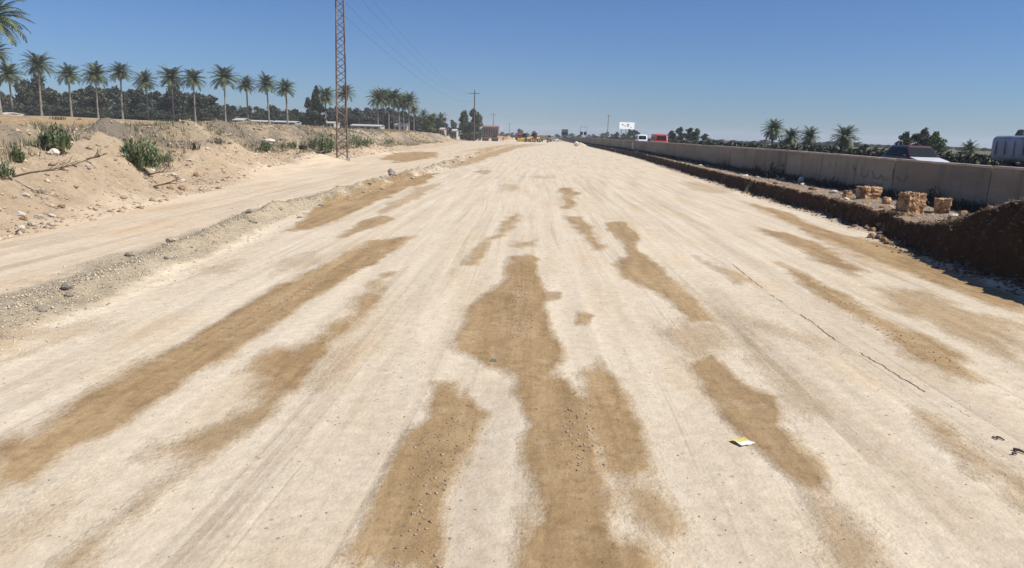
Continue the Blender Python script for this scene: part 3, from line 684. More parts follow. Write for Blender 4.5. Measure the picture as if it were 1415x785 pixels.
for (px, py, w_, h_, m_, lb, cat, a, b_) in [
    (196, 235, 50, 45, leafg, 'big upright green reed clump on the slope below the palms', 'shrub', 22, 45),
    (78, 212, 38, 38, leafg, 'leafy green bush high on the grey slope, far left', 'shrub', 22, 45),
    (232, 226, 20, 18, leafg, 'small green tuft just right of the big reed clump', 'shrub', 22, 45),
    (6, 248, 26, 26, leafg, 'green bush cut by the left picture edge', 'shrub', 17, 30),
    (24, 226, 16, 28, leafg, 'thin straggly green sapling beside the dead branch', 'shrub', 17, 30),
    (366, 209, 14, 18, leafg, 'green shoots standing behind the flat pale slab', 'plant', 30, 60),
    (392, 206, 12, 11, leafg, 'lowest green tuft in the row before the pylon', 'plant', 30, 65),
    (403, 206, 12, 14, leafg, 'green tuft second in the row before the pylon', 'plant', 30, 65),
    (418, 205, 12, 13, darkg, 'dark olive tuft in the row left of the pylon', 'plant', 30, 65),
    (434, 205, 12, 16, leafg, 'green tuft beside the bush at the pylon foot', 'plant', 30, 70),
    (451, 212, 24, 27, leafg, 'dark green bush immediately left of the pylon', 'shrub', 40, 75),
    (492, 204, 20, 15, leafg, 'green bush just right of the pylon', 'shrub', 50, 90),
    (508, 203, 18, 13, leafg, 'low green bush second right of the pylon', 'shrub', 50, 90),
    (538, 200, 14, 9, leafg, 'small green bush farthest right of the pylon', 'shrub', 60, 110),
    (270, 206, 14, 12, darkg, 'grey green scrub at the foot of the dark slope', 'shrub', 30, 60),
    (300, 200, 26, 10, darkg, 'row of thin dark weeds above the tan heap', 'weeds', 35, 60),
    (80, 168, 20, 8, darkg, 'low dark bush on the field under second palm', 'shrub', 60, 175),
    (110, 168, 8, 5, darkg, 'small dark bush on the field between two palms', 'shrub', 60, 175),
    (150, 170, 8, 5, darkg, 'dark tuft on the pale field left of the fifth palm', 'shrub', 60, 175),
    (175, 171, 10, 5, darkg, 'dark tuft at the foot of the fifth palm', 'shrub', 60, 175)]:
    shrub(px, py, gy(px, py, a, b_), w_, h_, m_, lb, px, cat)
# dead brush and branches
def branch(px, py, Y, L_, label, seed, spread=.5):
    rnd = random.Random(seed); x = AX(px, Y, py); mb = MB()
    def grow(p, d, l, r, k):
        q = p + d * l; mid = p.lerp(q, .5) + Vector((rnd.uniform(-.05, .05), rnd.uniform(-.05, .05), rnd.uniform(0, .06))) * l; mb.tube([p, mid, q], [r, r * .8, r * .5], 5)
        if k:
            for i in range(3): grow(p.lerp(q, rnd.uniform(.4, 1)), (d + Vector((rnd.uniform(-spread, spread), rnd.uniform(-spread, spread), rnd.uniform(-.1, spread)))).normalized(), l * .6, r * .55, k - 1)
    grow(Vector((0, 0, .05)), Vector((1, .2, .22)).normalized(), L_ * .6, .03, 3)
    o = mb.build('dead_branch', twig); o.location = (x, Y, tz(x, Y)); tag(o, label, 'branch')
branch(18, 250, gy(18, 250, 16, 30), 1.6, 'crooked dead branch lying on the heap, far left', 3)
branch(118, 200, gy(118, 222, 20, 40), .7, 'short dead twig on the near tan heap', 4)
branch(205, 242, gy(205, 245, 20, 40), .9, 'brown bundle of dead twigs below the big reed clump', 5, 1.0)
branch(212, 262, gy(212, 262, 20, 40), 1.0, 'thin dead stick lying at the edge of the track', 6, .2)
branch(420, 205, gy(425, 207, 40, 70), 2.6, 'dark fallen branch on the heap left of the pylon', 8, .3)
# dry grass and scrub over the bank - uncountable
def tuft_field(name, pts, mat, hs, label, blades=6, wd=.02, cat='grass'):
    X = np.array([p[0] for p in pts]); Y = np.array([p[1] for p in pts]); Z = terrain(X, Y); vs = []; fs = []
    for i in range(len(pts)):
        for k in range(blades):
            a = random.uniform(0, 6.28); h = hs[i] * random.uniform(.4, 1); le = random.uniform(.2, .9) * h; w_ = wd * (1 + Y[i] * .01); n0 = len(vs)
            bx, by = X[i] + random.gauss(0, h * .3), Y[i] + random.gauss(0, h * .3)
            vs += [(bx - w_ * math.sin(a), by + w_ * math.cos(a), Z[i] - .03), (bx + w_ * math.sin(a), by - w_ * math.cos(a), Z[i] - .03), (bx + math.cos(a) * le, by + math.sin(a) * le, Z[i] + h)]; fs.append((n0, n0 + 1, n0 + 2))
    o = link_mesh(name, np_mesh(name, vs, fs, mat)); tag(o, label, cat, kind='stuff')
P = []; S = []
while len(P) < 6500:
    y = 20 + 140 * random.random() ** 1.5; x = float(ip(y, TOE)) - random.uniform(2.5, 13)
    if vn(np.array([x * .35]), np.array([y * .2]), 200)[0] > -.15: P.append((x, y)); S.append(random.uniform(.1, .4))
tuft_field('dry_scrub', P, dryg, S, 'dry straw coloured scrub over the left bank', 8, .014, 'scrub')
P = []; S = []
while len(P) < 1200:
    y = 22 + 90 * random.random() ** 1.4; x = float(ip(y, TOE)) - random.uniform(3.0, 9)
    if vn(np.array([x * .3]), np.array([y * .16]), 210)[0] > .1: P.append((x, y)); S.append(random.uniform(.12, .4))
tuft_field('green_scrub', P, M('olive_scrub', (.13, .15, .075), .8, island=.4), S, 'grey green weeds dotted over the left bank', 7, .014, 'weeds')
P = []; S = []
for i in range(5200):
    y = 20 + 230 * random.random() ** 1.6; P.append((float(ip(y, WALL)) - .25 - abs(random.gauss(0, .28)), y)); S.append(random.uniform(.12, .42))
tuft_field('wall_foot_weeds', P, darkg, S, 'dark weeds growing along the foot of the concrete wall', 7, .018, 'weeds')
for i, (px, py, w_, h_) in enumerate([(1000, 231, 26, 12), (1042, 240, 22, 14), (1072, 243, 30, 22), (1098, 248, 20, 12), (1150, 257, 24, 16), (1190, 262, 18, 12), (1235, 268, 20, 14), (1288, 280, 26, 26), (1325, 285, 22, 18), (1350, 284, 26, 20), (1385, 282, 26, 18)]):
    x, y = G(px, py + 2, .6); y = min(y, 200); xw_ = float(ip(y, WALL)) - .5
    # slide along the sight line until the shrub stands at the wall foot
    Y = 15.0
    while AX(px, Y, py) < float(ip(Y, WALL)) - .5 and Y < 120: Y += .2
    shrub(px, py, Y, w_, h_, darkg, '%s dark weed bush from the left at the foot of the concrete wall' % ['first', 'second', 'third and tallest', 'fourth', 'fifth', 'sixth', 'seventh', 'eighth', 'ninth', 'tenth', 'last'][i], 500 + i, n=30)
# dust-grey dry weeds on the ridge of the right heap
P = []; S = []
for i in range(420):
    y = random.uniform(13, 20); P.append((float(ip(y, EDGE)) + random.uniform(.9, 1.9), y)); S.append(random.uniform(.05, .16))
tuft_field('heap_weeds', P, M('grey_weed', (.30, .27, .22), .9, island=.3), S, 'grey dry weeds on top of the dark heap at right', 6, .008, 'weeds')

# ------------------------------------------------------------------ palms
frondm = M('palm_leaf', (.06, .088, .028), .6, island=.4, col2=(.10, .12, .04)); deadm = M('palm_skirt', (.20, .155, .10), .85, island=.3); trunkm = M('palm_trunk', (.24, .21, .17), .9, var=.25, scale=2, bump=.8, bscale=14)
def frond(vs, fs, az, el, ln, wd, droop, npair, rnd):
    pts = []; p = Vector((0, 0, 0)); e_ = el; st = ln / npair
    side = Vector((-math.sin(az), math.cos(az), 0))
    for k in range(npair + 1):
        pts.append((p.copy(), e_)); dr = Vector((math.cos(az) * math.cos(e_), math.sin(az) * math.cos(e_), math.sin(e_))); p = p + dr * st; e_ -= droop / npair * (.5 + 1.2 * k / npair)
    for k in range(npair):
        q, ee = pts[k]; q2, _ = pts[k + 1]; t = (k + 1) / npair; lw = wd * math.sin(math.pi * min(1, .12 + t * .86)) ** .6 * rnd.uniform(.85, 1.1)
        dr = Vector((math.cos(az) * math.cos(ee), math.sin(az) * math.cos(ee), math.sin(ee))); upv = side.cross(dr) * -1
        for s_ in (-1, 1):
            tip = q + dr * lw * .75 + side * s_ * lw * .85 - Vector((0, 0, lw * .30)) + upv * lw * rnd.uniform(-.1, .15); n0 = len(vs); q3 = q.lerp(q2, .95)
            vs += [tuple(q), tuple(q3), tuple(tip)]; fs.append((n0, n0 + 1, n0 + 2))
        n0 = len(vs); r_ = .035 * (1.2 - t); vs += [tuple(q - side * r_), tuple(q + side * r_), tuple(q2)]; fs.append((n0, n0 + 1, n0 + 2))
def palm_crown(seed, r, n=46, lo=-.5, hi=1.45, npair=16, skirt=0):
    rnd = random.Random(seed); vs = []; fs = []
    for i in range(n):
        t = (i + .5) / n; el = hi + (lo - hi) * t ** .8; az = i * 2.39996 + rnd.uniform(-.25, .25)
        frond(vs, fs, az, el + rnd.uniform(-.12, .12), r * rnd.uniform(.88, 1.12), r * .23, rnd.uniform(.8, 1.3), npair, rnd)
    cr = np_mesh('crown', vs, fs, frondm)
    vs = []; fs = []
    for i in range(max(8, skirt)): frond(vs, fs, i * 2.39996 + rnd.uniform(-.3, .3), rnd.uniform(-1.45, -.8), r * rnd.uniform(.35, .6) * (1.5 if skirt else 1), r * .15, .5, 9, rnd)
    return cr, np_mesh('dead_frond', vs, fs, deadm)
def palm_trunk(seed, h, r, lean=.03):
    rnd = random.Random(seed); mb = MB(); pts = []; rad = []; a = rnd.uniform(0, 6.28); n = 40
    for k in range(n + 1):
        t = k / n; off = lean * h * t * t; pts.append((math.cos(a) * off, math.sin(a) * off, h * t)); rad.append(r * (1.35 - .5 * min(1, t * 6)) * (1 + .10 * (k % 2)) * (1.25 if t > .94 else 1) * (1 - .15 * t))
    mb.tube(pts, rad, 9); me = mb.mesh('trunk'); me.materials.append(trunkm); return me, pts[-1]
PAL = {}
def palm(px, py_c, py_b, Y, r, label, seed, kind='tall', group=None, zb=None, r_t=.24):
    x = AX(px, Y, py_c); z0 = tz(x, Y) if zb is None else zb; zc = AZ(px, py_c, Y) ; h = zc - z0 - .1
    var = seed % 5; key = (kind, var)
    if key not in PAL:
        PAL[key] = palm_crown(300 + var * 7 + (50 if kind != 'tall' else 0), 1.0 if 0 else 3.6, *((58, -.45, 1.45, 16, 0) if kind == 'tall' else ((64, -.8, 1.5, 16, 26) if kind == 'skirt' else (34, -.5, 1.4, 10, 0))))
    cr, sk = PAL[key]
    t = empty('palm_tree', (x, Y, z0 - .1)); tag(t, label, 'palm', group)
    rq = random.Random(seed * 31 + 7); me, top = palm_trunk(seed, h + .1, r_t * rq.uniform(.85, 1.2), rq.uniform(.005, .045)); r = r * rq.uniform(.92, 1.16); link_mesh('trunk', me, t)
    c_ = link_mesh('crown', cr, t); c_.location = top; c_.scale = [r / 3.6] * 3; c_.rotation_euler = (random.uniform(-.06, .06), random.uniform(-.06, .06), random.uniform(0, 6.28))
    s_ = link_mesh('dead_frond', sk, t); s_.location = top; s_.scale = [r / 3.6] * 3; s_.rotation_euler = (0, 0, random.uniform(0, 6.28))
ordn = ['first', 'second', 'third', 'fourth', 'fifth', 'sixth', 'seventh', 'eighth', 'ninth', 'tenth', 'eleventh', 'twelfth']
row = [(12, 100, 185, 3.9), (51, 86, 180, 3.9), (94, 100, 184, 3.8), (131, 100, 186, 3.7), (165, 97, 188, 3.7), (202, 109, 190, 3.7), (237, 104, 190, 3.8), (267, 106, 188, 3.9), (309, 104, 190, 3.9), (341, 114, 200, 3.5), (370, 113, 200, 3.6), (396, 119, 202, 3.6)]
rl = ['leftmost', 'tallest of the left end', 'third', 'fourth', 'fifth', 'sixth', 'seventh', 'eighth', 'ninth and tallest of the right half', 'tenth', 'eleventh', 'rightmost']
for i, (px, py, Y, r) in enumerate(row):
    palm(px, py + 3, 0, Y, r, 'date palm in the long row, %s from the left' % rl[i], i, group='row of tall date palms before the dark trees')
palm(-14, 22, 0, 100, 4.6, 'near date palm whose fronds enter at the top left corner', 3)
palm(-10, 72, 0, 150, 3.6, 'date palm just cut by the left edge, below the corner fronds', 4)
palm(449, 133, 0, 215, 3.6, 'palm standing between the dark bushy tree and the pylon', 1)
palm(477, 128, 0, 205, 3.4, 'palm whose crown shows right behind the pylon', 2)
cl = [(522, 134, 230), (529, 131, 238), (537, 135, 244), (544, 133, 236), (551, 139, 246), (558, 140, 238), (565, 138, 232), (572, 150, 262)]
cn = ['leftmost', 'second', 'third', 'fourth', 'fifth', 'sixth', 'tall seventh', 'rightmost and lowest']
for i, (px, py, Y) in enumerate(cl): palm(px, py + 2, 0, Y, 3.7 if i != 7 else 2.6, 'tall palm in the tight clump right of the pylon, %s from the left' % cn[i], i, group='clump of palms right of the pylon')
for i, (px, py, Y, r, k, lb) in enumerate([(1069, 178, 112, 1.9, 'skirt', 'tallest palm beyond the highway with a hanging brown skirt'), (1093, 189, 105, 1.7, 'skirt', 'short palm beyond the highway right of the skirted one'),
      (1119, 187, 105, 1.75, 'skirt', 'short full palm, third from the left beyond the highway'), (1168, 189, 100, 2.0, 'skirt', 'round full palm standing alone beyond the highway'), (1340, 206, 92, 1.5, 'skirt', 'small palm left of the grey lorry beyond the highway')]):
    palm(px, py, 0, Y, r, lb, i, k, r_t=.2)
for i, (px, py) in enumerate([(357, 158), (412, 160), (502, 158), (508, 160), (585, 158), (598, 163), (609, 163), (290, 150), (333, 155), (467, 158), (576, 165)]):
    palm(px, py, 0, 300, 3.2, 'small distant palm rising from the far tree line behind the pylon', i, 'far', group='small far palms on the left')

# ------------------------------------------------------------------ bushy trees
fol = [M('foliage_dark', (.035, .047, .025), .7, island=.45, col2=(.055, .07, .035)), M('foliage_olive', (.055, .065, .035), .7, island=.45, col2=(.085, .09, .05)), M('foliage_green', (.075, .13, .03), .6, island=.4, col2=(.11, .16, .045)), M('foliage_grey', (.075, .08, .06), .7, island=.4, col2=(.10, .10, .075))]
bark = M('bark', (.13, .105, .08), .95, var=.2, scale=4, bump=.6)
def tree_meshes(seed, h, w_, mat, n=2600, leaf=.17, cone=False, low=.08, leafn=3):
    rnd = np.random.RandomState(seed); lobes = []
    k = 15
    for i in range(k):
        t = (i + .6) / k; z = h * (low + (1 - low) * t * .93); rr = w_ / 2 * ((1 - t) ** .7 + .12 if cone else math.sin(math.pi * (.14 + .76 * t)) ** .7)
        a = rnd.uniform(0, 6.28); o_ = rr * rnd.uniform(.2, .62); lobes.append((math.cos(a) * o_, math.sin(a) * o_, z, rr * rnd.uniform(.34, .62) + .15, h * rnd.uniform(.07, .13)))
    per = n // k; V = []
    for (x, y, z, a, b_) in lobes:
        d_ = rnd.normal(size=(per, 3)); d_ /= np.linalg.norm(d_, axis=1)[:, None]; q = rnd.uniform(.2, 1.0, (per, 1)) ** .6 * (1 + .45 * (rnd.rand(per, 1) > .8) * rnd.rand(per, 1))
        V.append(np.array([x, y, z]) + d_ * q * np.array([a, a, b_]))
    Cn = np.concatenate(V); Cn = Cn[Cn[:, 2] > 0]; n = len(Cn)
    u = rnd.normal(size=(n, 3)); u /= np.linalg.norm(u, axis=1)[:, None]; v = rnd.normal(size=(n, 3)); v -= (v * u).sum(1)[:, None] * u; v /= np.linalg.norm(v, axis=1)[:, None]
    s = leaf * rnd.uniform(.6, 1.5, (n, 1)); u *= s; v *= s * .6
    vs = np.stack([Cn - u, Cn - v, Cn + u, Cn + v], 1).reshape(-1, 3); fs = np.arange(n * 4).reshape(-1, 4)
    cr = np_mesh('crown', vs, fs, mat); mb = MB(); r0 = .022 * h + .06
    mb.tube([(0, 0, -.2), (.02 * h, 0, h * .3), (0, .02 * h, h * .62), (0, 0, h * .85)], [r0, r0 * .75, r0 * .4, r0 * .12], 7)
    for (x, y, z, a, b_) in lobes[::2]: mb.tube([(0, 0, max(.1, z - h * .15)), (x * .5, y * .5, z - h * .06), (x, y, z)], [r0 * .4, r0 * .25, r0 * .1], 5)
    tr = mb.mesh('trunk'); tr.materials.append(bark); return cr, tr
TP = {}
def tree(px, top, Y, wpx, mat_i, label, seed, group=None, cone=False, base=None, cat='tree', var=4):
    x = AX(px, Y, top); z0 = tz(x, Y); h = max(1.0, AZ(px, top, Y) - z0); wm = wpx * Y / F
    asp = 'c' if cone else ('w' if wm > h * 1.1 else 'n'); key = (asp, mat_i, seed % var)
    if key not in TP:
        W_ = {'c': 5, 'w': 14, 'n': 7.5}[asp]; TP[key] = tree_meshes(seed * 13 + 5, 10, W_, fol[mat_i], 3300 if asp != 'w' else 4600, .30, cone)
    cr, tr = TP[key]; W_ = {'c': 5, 'w': 14, 'n': 7.5}[asp]
    t = empty('bushy_tree' if cat == 'tree' else 'bush', (x, Y, z0 - .1)); tag(t, label, cat, group); t.rotation_euler = (0, 0, random.uniform(0, 6.28)); t.scale = (wm / W_, wm / W_, h / 10)
    link_mesh('crown', cr, t); link_mesh('trunk', tr, t)
tops = [(-40, 115), (0, 122), (20, 128), (35, 105), (58, 108), (75, 124), (95, 122), (112, 114), (130, 128), (150, 119), (165, 128), (190, 124), (215, 126), (235, 120), (250, 119), (262, 130), (277, 128), (290, 127), (300, 145), (320, 146), (345, 148), (380, 148), (410, 149), (425, 150)]
px = -45; i = 0; wg = 'dark trees massed behind the row of palms'
while px < 424:
    tp = np.interp(px, [a for a, _ in tops], [b for _, b in tops]) + random.uniform(-5, 8)
    near = px < 300
    tree(px, tp, random.uniform(212, 245) if near else random.uniform(250, 290), random.uniform(26, 44) if near else random.uniform(24, 38), random.choice([0, 0, 1]), 'dark dense tree in the wood massed behind the row of palms', i, wg); i += 1
    px += random.uniform(9, 15)
for px in range(-40, 420, 17):       # lower storey
    tree(px + random.uniform(-5, 5), 150 + random.uniform(-6, 4) + px * .02, random.uniform(203, 210) + (0 if px < 300 else 35), random.uniform(28, 40), 0, 'low dark bush closing the foot of the wood behind the palms', i, 'undergrowth of the wood behind the palms', cat='bush'); i += 1
tree(437, 118, 205, 26, 0, 'narrow dark evergreen tree just left of the pylon', 3, cone=True); tree(428, 135, 212, 20, 0, 'smaller dark tree leaning against the narrow evergreen', 4)
for k in range(24):
    px = 455 + k * 6.6; tree(px, 150 + max(0, (px - 520) * .13) + random.uniform(-4, 5), random.uniform(265, 300), random.uniform(20, 30), random.choice([0, 1, 3, 3]), 'hazy tree of the far belt behind the clump of palms', i, 'far belt of trees right of the pylon'); i += 1
tree(595, 159, 235, 26, 2, 'round bright green tree right of the clump of palms', 2); tree(612, 160, 300, 14, 1, 'small dull tree behind the bright green one', 1)
tree(626, 165, 330, 16, 1, 'low olive tree between the green tree and the pole grove', 2, cat='tree')
tree(641, 153, 250, 22, 0, 'left dark tree of the grove under the far power pole', 0); tree(654, 150, 245, 22, 0, 'tallest dark tree of the grove, in front of the far power pole', 2, cone=False); tree(662, 155, 250, 14, 3, 'right tree of the grove under the far power pole', 1); tree(650, 168, 238, 34, 1, 'wide low bush at the foot of the pole grove', 3, cat='bush')
for k, (px, tp) in enumerate([(606, 172), (618, 174), (632, 178), (668, 176), (676, 182), (684, 184), (694, 182), (700, 184), (708, 183), (719, 178), (727, 183), (738, 181), (771, 185), (790, 184), (800, 186), (814, 186), (820, 185), (832, 184), (838, 182), (846, 185)]):
    tree(px, tp, random.uniform(420, 520), random.uniform(10, 18), random.choice([1, 3]), 'tiny hazy tree on the horizon at the end of the road', i, 'hazy trees on the horizon'); i += 1
for (px, tp, Y, w_, m_, lb) in [(852, 182, 300, 11, 2, 'small green tree left under the billboard'), (861, 184, 310, 12, 1, 'dull olive bush left of the billboard legs'), (870, 178, 320, 14, 1, 'dark tree right under the billboard'), (878, 179, 280, 18, 0, 'dark tree behind the white minibus'),
      (930, 180, 190, 18, 0, 'leftmost dark tree of the group right of the red minibus'), (941, 175, 185, 18, 1, 'tall tree second in the group right of the red minibus'), (953, 176, 190, 20, 0, 'middle dark tree of the group right of the red minibus'), (962, 177, 180, 18, 2, 'greenest tree of the group right of the red minibus'), (975, 184, 185, 16, 1, 'low rightmost tree of the group right of the red minibus'),
      (1252, 181, 84, 26, 1, 'left tree of the cluster behind the dark red car'), (1272, 184, 88, 34, 0, 'broad middle tree of the cluster behind the dark red car'), (1278, 176, 92, 20, 3, 'thin tall tree in the middle of the cluster behind the car'), (1296, 181, 84, 26, 2, 'bushy green tree at the right of the cluster behind the car'), (1303, 194, 80, 20, 2, 'low green bush at the right end of the cluster behind the car'),
      (1195, 198, 96, 18, 0, 'small dark round tree between lone palm and car'), (1212, 202, 96, 12, 1, 'small bush left of the dark red car'), (1222, 203, 94, 8, 1, 'tiny bush touching the dark red car outline'), (1150, 200, 110, 16, 0, 'low bush left of the lone palm')]:
    tree(px, tp, Y, w_, m_, lb, int(px) % 4, cone=False)
px = 985; k = 0
while px < 1425:
    tree(px, 185.2 + (px - 740) * .0297 + random.uniform(-2.5, 1.0), random.uniform(330, 420), random.uniform(16, 26), random.choice([1, 3, 0]), 'low hazy bush of the far belt beyond the highway', i, 'far belt of bushes beyond the highway', cat='bush'); i += 1
    px += random.uniform(9, 14)
# hedge in the middle of the highway
P = []; rnd = np.random.RandomState(5); n = 26000
hy = 30 + 330 * rnd.rand(n) ** 1.7; hx = 26.3 + rnd.uniform(-.55, .55, n); prof = 1.12 + .12 * vn(hy * .35, hy * 0, 9) + .08 * vn(hy * 1.5, hy * 0, 10); hz = 1.1 + prof * rnd.rand(n) ** .6
Cn = np.stack([hx + np.interp(hy, [0, 45, 160], [.0, 0, .8]), hy, hz], 1); u = rnd.normal(size=(n, 3)); u /= np.linalg.norm(u, axis=1)[:, None]; v = rnd.normal(size=(n, 3)); v -= (v * u).sum(1)[:, None] * u; v /= np.linalg.norm(v, axis=1)[:, None]
s = (.07 + .0016 * hy)[:, None]; u *= s; v *= s * .7
hd = link_mesh('hedge', np_mesh('hedge', np.stack([Cn - u, Cn - v, Cn + u, Cn + v], 1).reshape(-1, 3), np.arange(n * 4).reshape(-1, 4), fol[1])); tag(hd, 'long low olive hedge along the middle of the highway', 'hedge')

# ------------------------------------------------------------------ pylon, poles, wires
rust = M('rusty_steel', (.13, .065, .04), .85, var=.35, scale=1.5, col2=(.17, .13, .10)); galv = M('grey_steel', (.22, .21, .20), .6, var=.2); cem = M('footing', (.38, .34, .29), .9, bump=.4); ins = M('insulator', (.16, .08, .05), .3)
PX, PY = G(473, 219, .35); PZ = tz(PX, PY); PH = 16.9
t = empty('lattice_pylon', (PX, PY, PZ)); t.rotation_euler = (0, 0, .25); tag(t, 'rusty square lattice power pylon at the edge of the heaps', 'pylon')
hw_ = lambda z: .40 - .17 * z / PH
for sx in (-1, 1):
    for sy in (-1, 1):
        a0, a1 = hw_(0), hw_(PH); mb = MB(); mb.tube([(sx * a0, sy * a0, -.2), (sx * a1, sy * a1, PH)], [.062, .052], 4); mb.build('leg', rust, t)
mb = MB(); z = .15; k = 0
while z < PH - .5:
    z2 = z + .5; a0, a1 = hw_(z), hw_(z2); s_ = 1 if k % 2 else -1
    for (p, q) in (((-s_ * a0, -a0), (s_ * a1, -a1)), ((s_ * a0, a0), (-s_ * a1, a1)), ((-a0, s_ * a0), (-a1, -s_ * a1)), ((a0, -s_ * a0), (a1, s_ * a1))):
        mb.tube([(p[0], p[1], z), (q[0], q[1], z2)], .03, 4)
    z = z2; k += 1
mb.build('bracing', rust, t)
mb = MB(); [mb.box((sx * .43, sy * .43, -.05), (.3, .3, .3)) for sx in (-1, 1) for sy in (-1, 1)]; mb.build('footing', cem, t)
WZ = AZ(470, -28, PY); 
def crossarm(t, z, span, r=.05, mat=rust):
    mb = MB(); mb.tube([(-span, 0, z), (span, 0, z)], r, 4); mb.tube([(-span, 0, z), (0, 0, z + .6)], r * .6, 4); mb.tube([(span, 0, z), (0, 0, z + .6)], r * .6, 4); mb.build('crossarm', mat, t)
    for sx in (-span, 0.35, span):
        mb = MB(); mb.tube([(sx * .97, 0, z), (sx * .97, 0, z + .12), (sx * .97, 0, z + .13), (sx * .97, 0, z + .25)], [.03, .03, .07, .05], 8); mb.build('insulator', ins, t)
crossarm(t, WZ - PZ - .2, 1.3)
def pole(px, top, Y, label, r=.14, span=1.3, mat=galv, arms=1):
    x = AX(px, Y, top); z0 = tz(x, Y); h = AZ(px, top, Y) - z0; t = empty('utility_pole', (x, Y, z0)); tag(t, label, 'pole')
    MB().tube([(0, 0, -.2), (0, 0, h)], [r * 1.3, r * .7], 8).build('shaft', mat, t)
    for k in range(arms): MB().tube([(-span, 0, h * (.93 - .09 * k)), (span, 0, h * (.93 - .09 * k))], r * .45, 5).build('crossarm', mat, t)
    return x, Y, z0 + h * .93
darkpole = M('dark_pole', (.07, .065, .06), .8)
x2, y2, z2 = pole(656, 124, 230, 'tall dark power pole rising out of the grove', .19, 1.6, darkpole)
pole(682, 156, 400, 'grey power pole above the reddish building', .26, 1.6, galv); pole(693, 168, 470, 'thin white mast right of the reddish building', .2, .8, M('white_pole', (.7, .7, .7), .6)); pole(704, 170, 620, 'farthest faint power pole left of the machines', .26, 1.4)
x9, y9, z9 = pole(841, 158, 300, 'slender grey pole left of the billboard', .15, .9, galv)
wirem = M('wire', (.06, .065, .075), .6)
def wire(p, q, sag, label):
    o0 = Vector(p); mb = MB(); mb.tube([Vector(p).lerp(Vector(q), k / 40) - o0 - Vector((0, 0, sag * 4 * (k / 40) * (1 - k / 40))) for k in range(41)], .010, 4); o = mb.build('power_line', wirem); o.location = o0; tag(o, label, 'cable')
wire((PX - 1.25, PY, WZ), (x2 - 1.5, y2, z2), 2.7, 'leftmost upper power line from pylon to the grove pole')
wire((PX + .35, PY, WZ), (x2, y2, z2 + .2), 2.7, 'middle upper power line from pylon to the grove pole')
wire((PX + 1.25, PY, WZ), (x2 + 1.5, y2, z2), 2.7, 'rightmost upper power line from pylon to the grove pole')
wire((PX + .3, PY, WZ - 2.5), (x2, y2, z2 - 2.0), 2.4, 'lower single power line hanging under the upper three')
for z_ in (WZ - PZ - 2.5,):
    MB().tube([(0, 0, z_), (.36, 0, z_)], .03, 5).build('bracket', rust, t)

# billboard
Y = 450; x = AX(866, Y, 173); z0 = tz(x, Y); t = empty('billboard', (x, Y, z0)); t.rotation_euler = (0, 0, .55); tag(t, 'white roadside billboard on posts above the trees', 'billboard')
zt, zb = AZ(866, 169, Y) - z0, AZ(866, 178.5, Y) - z0; hwid = 12.8 * Y / F
MB().box((0, 0, (zt + zb) / 2), (2 * hwid, .4, zt - zb)).build('panel', M('billboard_white', (.86, .87, .88), .6, var=.04), t)
mb = MB(); 
for (u, v, a, b_) in [(-.55, .2, 1.5, .7), (-.25, -.05, 1.0, .6), (.15, .25, 2.0, .9), (.1, -.15, 1.4, .5)]: mb.box((u * hwid, -.22, (zt + zb) / 2 + v * 2.4), (a, .06, b_), 0, (.7, 1))
mb.build('green_print', M('print_green', (.12, .25, .12), .6), t)
MB().box((.55 * hwid, -.22, (zt + zb) / 2 - .9), (.9, .06, .6)).build('red_print', M('print_red', (.45, .25, .28), .6), t)
for sx in (-.6, 0, .6): MB().tube([(sx * hwid, .4, -.3), (sx * hwid, .4, zt)], .22, 6).build('post', galv, t)
# dark double sign
Y = 250; x = AX(806, Y, 184); z0 = tz(x, Y); t = empty('road_sign', (x, Y, z0)); tag(t, 'black double road sign board with posts above the far wall', 'sign')
zc = AZ(806, 184.5, Y) - z0; 
for sx in (-.62, .62): MB().box((sx, 0, zc), (.95, .1, 1.15)).build('board', M('sign_black', (.015, .018, .05), .5), t)
for sx in (-1.0, 1.0): MB().tube([(sx, .1, -.2), (sx, .1, zc + 2.2)], .07, 6).build('post', galv, t)
MB().tube([(-1.0, .1, zc + 2.15), (1.0, .1, zc + 2.15)], .07, 6).build('top_rail', galv, t)

# ------------------------------------------------------------------ buildings on the left
def shed(px0, px1, top, bot, Y, wall_c, roof_c, label, name, openings=0, gable=.25):
    x0, x1 = AX(px0, Y, top), AX(px1, Y, top); z0 = tz((x0 + x1) / 2, Y); zt = AZ((px0 + px1) / 2, top, Y) - z0; L_ = x1 - x0
    t = empty(name, ((x0 + x1) / 2, Y, z0)); tag(t, label, 'building')
    wl = MB(); wl.box((0, 3, (zt - .3) / 2 - .2), (L_ * .98, 6, zt - .3 + .4)); wl.build('wall', wall_c, t)
    rf = MB(); rf.prism([(-.5, zt - .3), (3, zt + gable), (6.5, zt - .3), (6.5, zt - .15), (3, zt + gable + .15), (-.5, zt - .15)], -L_ / 2, L_ / 2); rf.build('roof', roof_c, t)
    for k in range(openings):
        u = -L_ * .45 + (k + .5) * L_ * .9 / openings; MB().box((u, -.02, (zt - .3) * .5), (L_ * .5 / openings, .1, (zt - .3) * .6)).build('window', M('dark_opening', (.02, .02, .02), .5), t)
whitew = M('whitewash', (.46, .44, .41), .8, var=.08, scale=.5); roofw = M('roof_white', (.48, .48, .47), .6, var=.06); greyw = M('grey_block', (.34, .32, .29), .9); redw = M('red_brick_wall', (.17, .105, .085), .9, var=.2, scale=.6); 
shed(321, 336, 165, 172, 215, whitew, roofw, 'small white hut at the left end of the long shed', 'hut', 2)
shed(338, 372, 167, 173, 222, greyw, roofw, 'long low shed with white roof under the tenth palm', 'shed', 5, .1)
shed(376, 408, 168, 173, 224, greyw, M('roof_grey', (.45, .46, .44), .7), 'grey roofed shed right of the white roofed one', 'shed', 4, .1)
